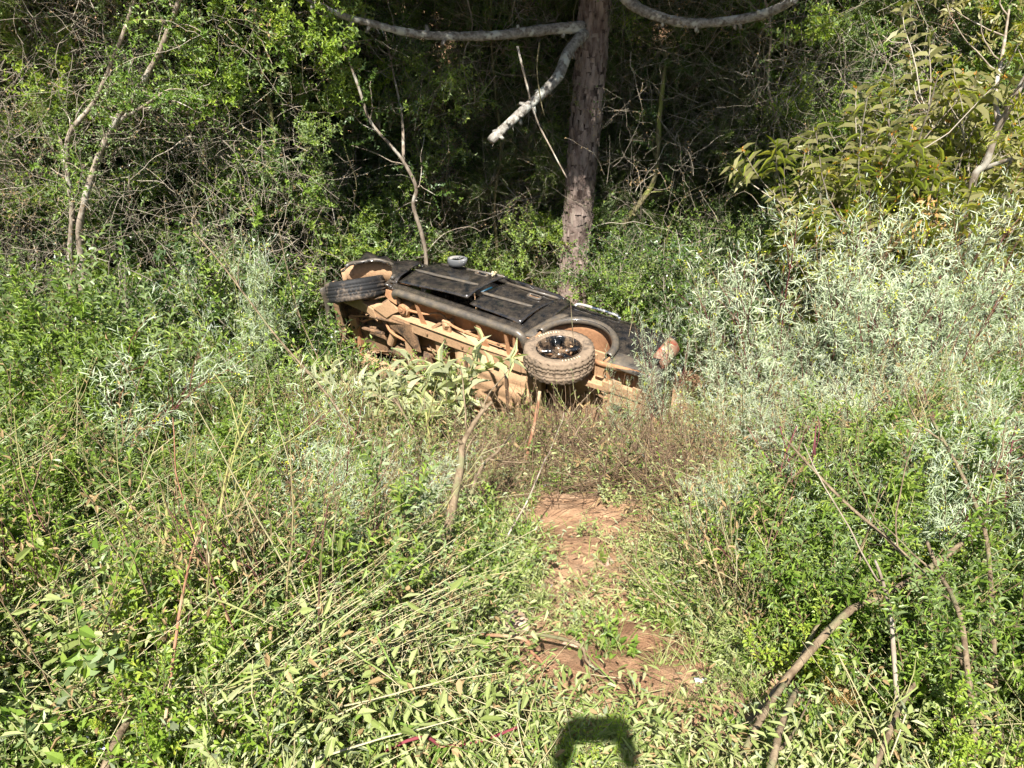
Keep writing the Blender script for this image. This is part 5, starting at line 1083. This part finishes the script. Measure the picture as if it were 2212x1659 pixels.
def cover(n, hs, pxr=(-1100, 3300), yr=(1.0, 11.5), dirt=0.0, scale=(.7, 1.2), prob=None, dk=1.0):
    """random ground points; a plant is kept only if it would not hide the pickup as seen in the place's clear view"""
    n = int(n * 1.4)
    y = rng.uniform(yr[0] ** .75, yr[1] ** .75, n) ** (1 / .75); lim = (y * .95 + 2.2) * .92; x = rng.uniform(-1, 1, n) * lim; z = ground(x, y); P = np.stack([x, y, z], -1)
    s = rng.uniform(*scale, n); px, py = project(P); s = np.where((px > 760) & (px < 1600) & (py > 1060), s * .72, s); s = np.where((px > 1600) & (y < 2.4), s * .7, s); tx, ty = project(P + np.stack([0 * x, 0 * x, s * hs], -1))
    ok = (px > pxr[0]) & (px < pxr[1]) & (ty > toplimit(px)); bare = in_dirt_world(x, y, (.22 if hs < .15 else .10) * s if hs < .5 else .25 * s * hs)
    clump = np.clip(.85 + 1.5 * fbm(x * 1.3 + len(P) * .01, y * 1.3, 60 + int(hs * 40)), .22, 1)
    ok &= rng.random(n) < clump
    for fr in (.35, .7, 1.0):
        for sd_ in (-.5, 0, .5):
            qx, qy = project(P + np.stack([sd_ * np.minimum(hs * s, .35), 0 * x, s * hs * fr], -1)); bare |= in_dirt(qx, qy, .95)
    ok &= ~bare | (rng.random(n) < dirt)
    bx = (px > 1080) & (px < 1560) & (py > 1060); ok &= ~(bx & (s * hs > .22) & in_dirt(tx, ty, .8))
    front = (P[:, 1] > 6.3) & (P[:, 1] < 9.6) & (px > 690) & (px < 1500); ok &= ~(front & (P[:, 1] > np.interp(px, [690, 1500], [8.3, 5.7])))
    if prob is not None: ok &= rng.random(n) < prob(px, py)
    P = P[ok]; P[:, 2] -= .01; return P, s[ok]
zone = lambda *st: (lambda px, py: np.interp(px, [a for a, b in st], [b for a, b in st]))
for nm, lab, kind, nv, n, hs, kw in (
    ('cut_greenery', 'trampled cut greenery lying flat over the slope', 'litter', 4, 2000, .1, dict(dirt=.0, dk=1.75, yr=(1.1, 9), scale=(.8, 1.3))),
    ('weeds', 'low leafy weeds with tiny violet flowers', 'herb', 4, 3600, .3, dict(dirt=.10, dk=1.25, scale=(.6, 1.15))),
    ('feathery_weeds', 'low feathery narrow-leaved weeds', 'weedlet', 4, 2500, .35, dict(dirt=.02, dk=1.3, scale=(.6, 1.15))),
    ('grass', 'short grass growing between the weeds', 'grass', 3, 1100, .35, dict(dirt=.16, scale=(.35, .8))),
    ('dry_twigs', 'brown dry twigs heaped between the stems', 'twigs', 3, 560, .2, dict(dk=1.2, yr=(3.4, 9), scale=(.6, 1.2))),
    ('green_undergrowth', 'mid-green shrubby undergrowth on both sides of the track', 'green', 3, 560, 1.15, dict(scale=(.4, .8), yr=(1.6, 10), dk=1.7, prob=zone((0, .9), (330, .6), (450, .22), (760, .05), (1520, .04), (1640, .7), (2212, 1)))),
    ('lime_undergrowth', 'bright shrubby undergrowth in the foreground', 'lime', 3, 380, .95, dict(scale=(.35, .7), yr=(1.3, 7), dk=1.6, prob=zone((0, .8), (780, .8), (900, .12), (1560, .05), (1700, .5), (2212, .7)))),
    ('silver_undergrowth', 'silver feathery undergrowth', 'silver', 3, 260, 1.3, dict(scale=(.35, .75), yr=(2.6, 9), prob=zone((0, .12), (600, .08), (700, .06), (1500, .04), (1640, 1), (2212, 1)))),
    ('dark_undergrowth', 'dark small-leaved undergrowth near the thicket', 'dark', 4, 520, 1.1, dict(scale=(.4, .85), yr=(6.5, 12.2), prob=zone((0, 1), (900, 1), (2212, 1)))),
    ('broad_undergrowth', 'broad-leaved seedlings and vines', 'broad', 4, 420, .8, dict(scale=(.3, .7), yr=(1.3, 11), prob=zone((0, .8), (800, .6), (1000, .15), (1560, .15), (2212, .9)))),
    ('dry_brush', 'heap of brown dry brush in the hollow below the pickup', 'twigs', 3, 700, .2, dict(yr=(3.9, 6.4), pxr=(780, 1560), scale=(1.0, 1.7), dk=1.2)),
    ('bare_stems', 'thin bare brown, purple and straw stems standing in the growth', 'stems', 4, 560, .8, dict(scale=(.55, 1.05), dk=1.2, yr=(1.6, 10), prob=zone((0, .7), (700, 1), (1000, .8), (1500, .6), (1600, 1), (2212, 1)))),
    ('stalks', 'flattened straw-green stalks combed to the right', 'stalks', 4, 330, .5, dict(scale=(.5, 1.0), yr=(1.3, 6), prob=zone((0, 1), (400, .8), (600, .25), (760, .05), (1100, .02), (1560, .04), (2212, .25)))),
):
    P, s = cover(n, hs, **kw)
    if kind == 'stalks': scatter(nm, lab, kind, nv, P, s, .12, rng.normal(.0, .35, len(P)))
    else: scatter(nm, lab, kind, nv, P, s, .22)

# ------------------------------------------------------------------ the person taking the picture (only the shadow shows, at the bottom)
who = empty('person', (0, -.42, 0)); tag(who, 'standing person holding a phone up; only the shadow is in view', 'person')
def skin_body(name, joints, edges, radii, mat, parent):
    me = bpy.data.meshes.new(name); me.from_pydata(joints, edges, []); o = link_obj(name, me, parent)
    sk = o.modifiers.new('skin', 'SKIN'); me.skin_vertices.new() if not me.skin_vertices else None
    for i, r in enumerate(radii): me.skin_vertices[0].data[i].radius = (r, r) if not isinstance(r, tuple) else r
    me.skin_vertices[0].data[0].use_root = True; sb = o.modifiers.new('sub', 'SUBSURF'); sb.levels = 1; sb.render_levels = 2; me.materials.append(mat); return o
jt = [(0, 0, .95), (0, .0, 1.12), (0, .0, 1.36), (0, .02, 1.46), (0, .12, 1.58), (0, .19, 1.70), (.10, 0, .88), (.12, .03, .50), (.12, 0, .09), (.13, .14, .04), (-.10, 0, .88), (-.12, .03, .50), (-.12, 0, .09), (-.13, .14, .04),
      (.18, .0, 1.41), (.19, .14, 1.20), (.09, .34, 1.49), (-.18, .0, 1.41), (-.19, .14, 1.20), (-.09, .34, 1.49)]
ed = [(0, 1), (1, 2), (2, 3), (3, 4), (4, 5), (0, 6), (6, 7), (7, 8), (8, 9), (0, 10), (10, 11), (11, 12), (12, 13), (2, 14), (14, 15), (15, 16), (2, 17), (17, 18), (18, 19)]
ra_ = [(.15, .11), (.14, .10), (.16, .11), .055, .085, .085, .09, .06, .045, .04, .09, .06, .045, .04, .06, .045, .03, .06, .045, .03]
skin_body('body', jt, ed, ra_, flat_mat('dark_clothes', (.05, .06, .09), .8), who)
for s in (1, -1):
    hand = [(s * .10, .34, 1.49), (s * .09, .37, 1.53), (s * .085, .385, 1.57)]; jj = list(hand); ee = [(0, 1), (1, 2)]; rr_ = [.026, .032, .028]
    for f in range(4):
        b_ = len(jj); z0 = 1.535 + .021 * f; jj += [(s * .095, .392, z0), (s * .088, .412, z0 + .004), (s * .062, .414, z0 + .006)]; ee += [(1 if f < 2 else 2, b_), (b_, b_ + 1), (b_ + 1, b_ + 2)]; rr_ += [.009, .0085, .008]
    b_ = len(jj); jj += [(s * .075, .375, 1.55), (s * .055, .378, 1.575)]; ee += [(1, b_), (b_, b_ + 1)]; rr_ += [.010, .009]
    skin_body('hand', jj, ee, rr_, flat_mat('skin', (.45, .28, .20), .6), who)
mb = MB(); mb.add(*box(0, 0, 0, .15, .009, .074)); ph = mb.obj('phone', flat_mat('phone_case', (.02, .02, .022), .3)); ph.location = (0, -.022, 1.59); ph.rotation_euler = (-PITCH, 0, 0); tag(ph, 'phone held up by the person taking the picture', 'phone')
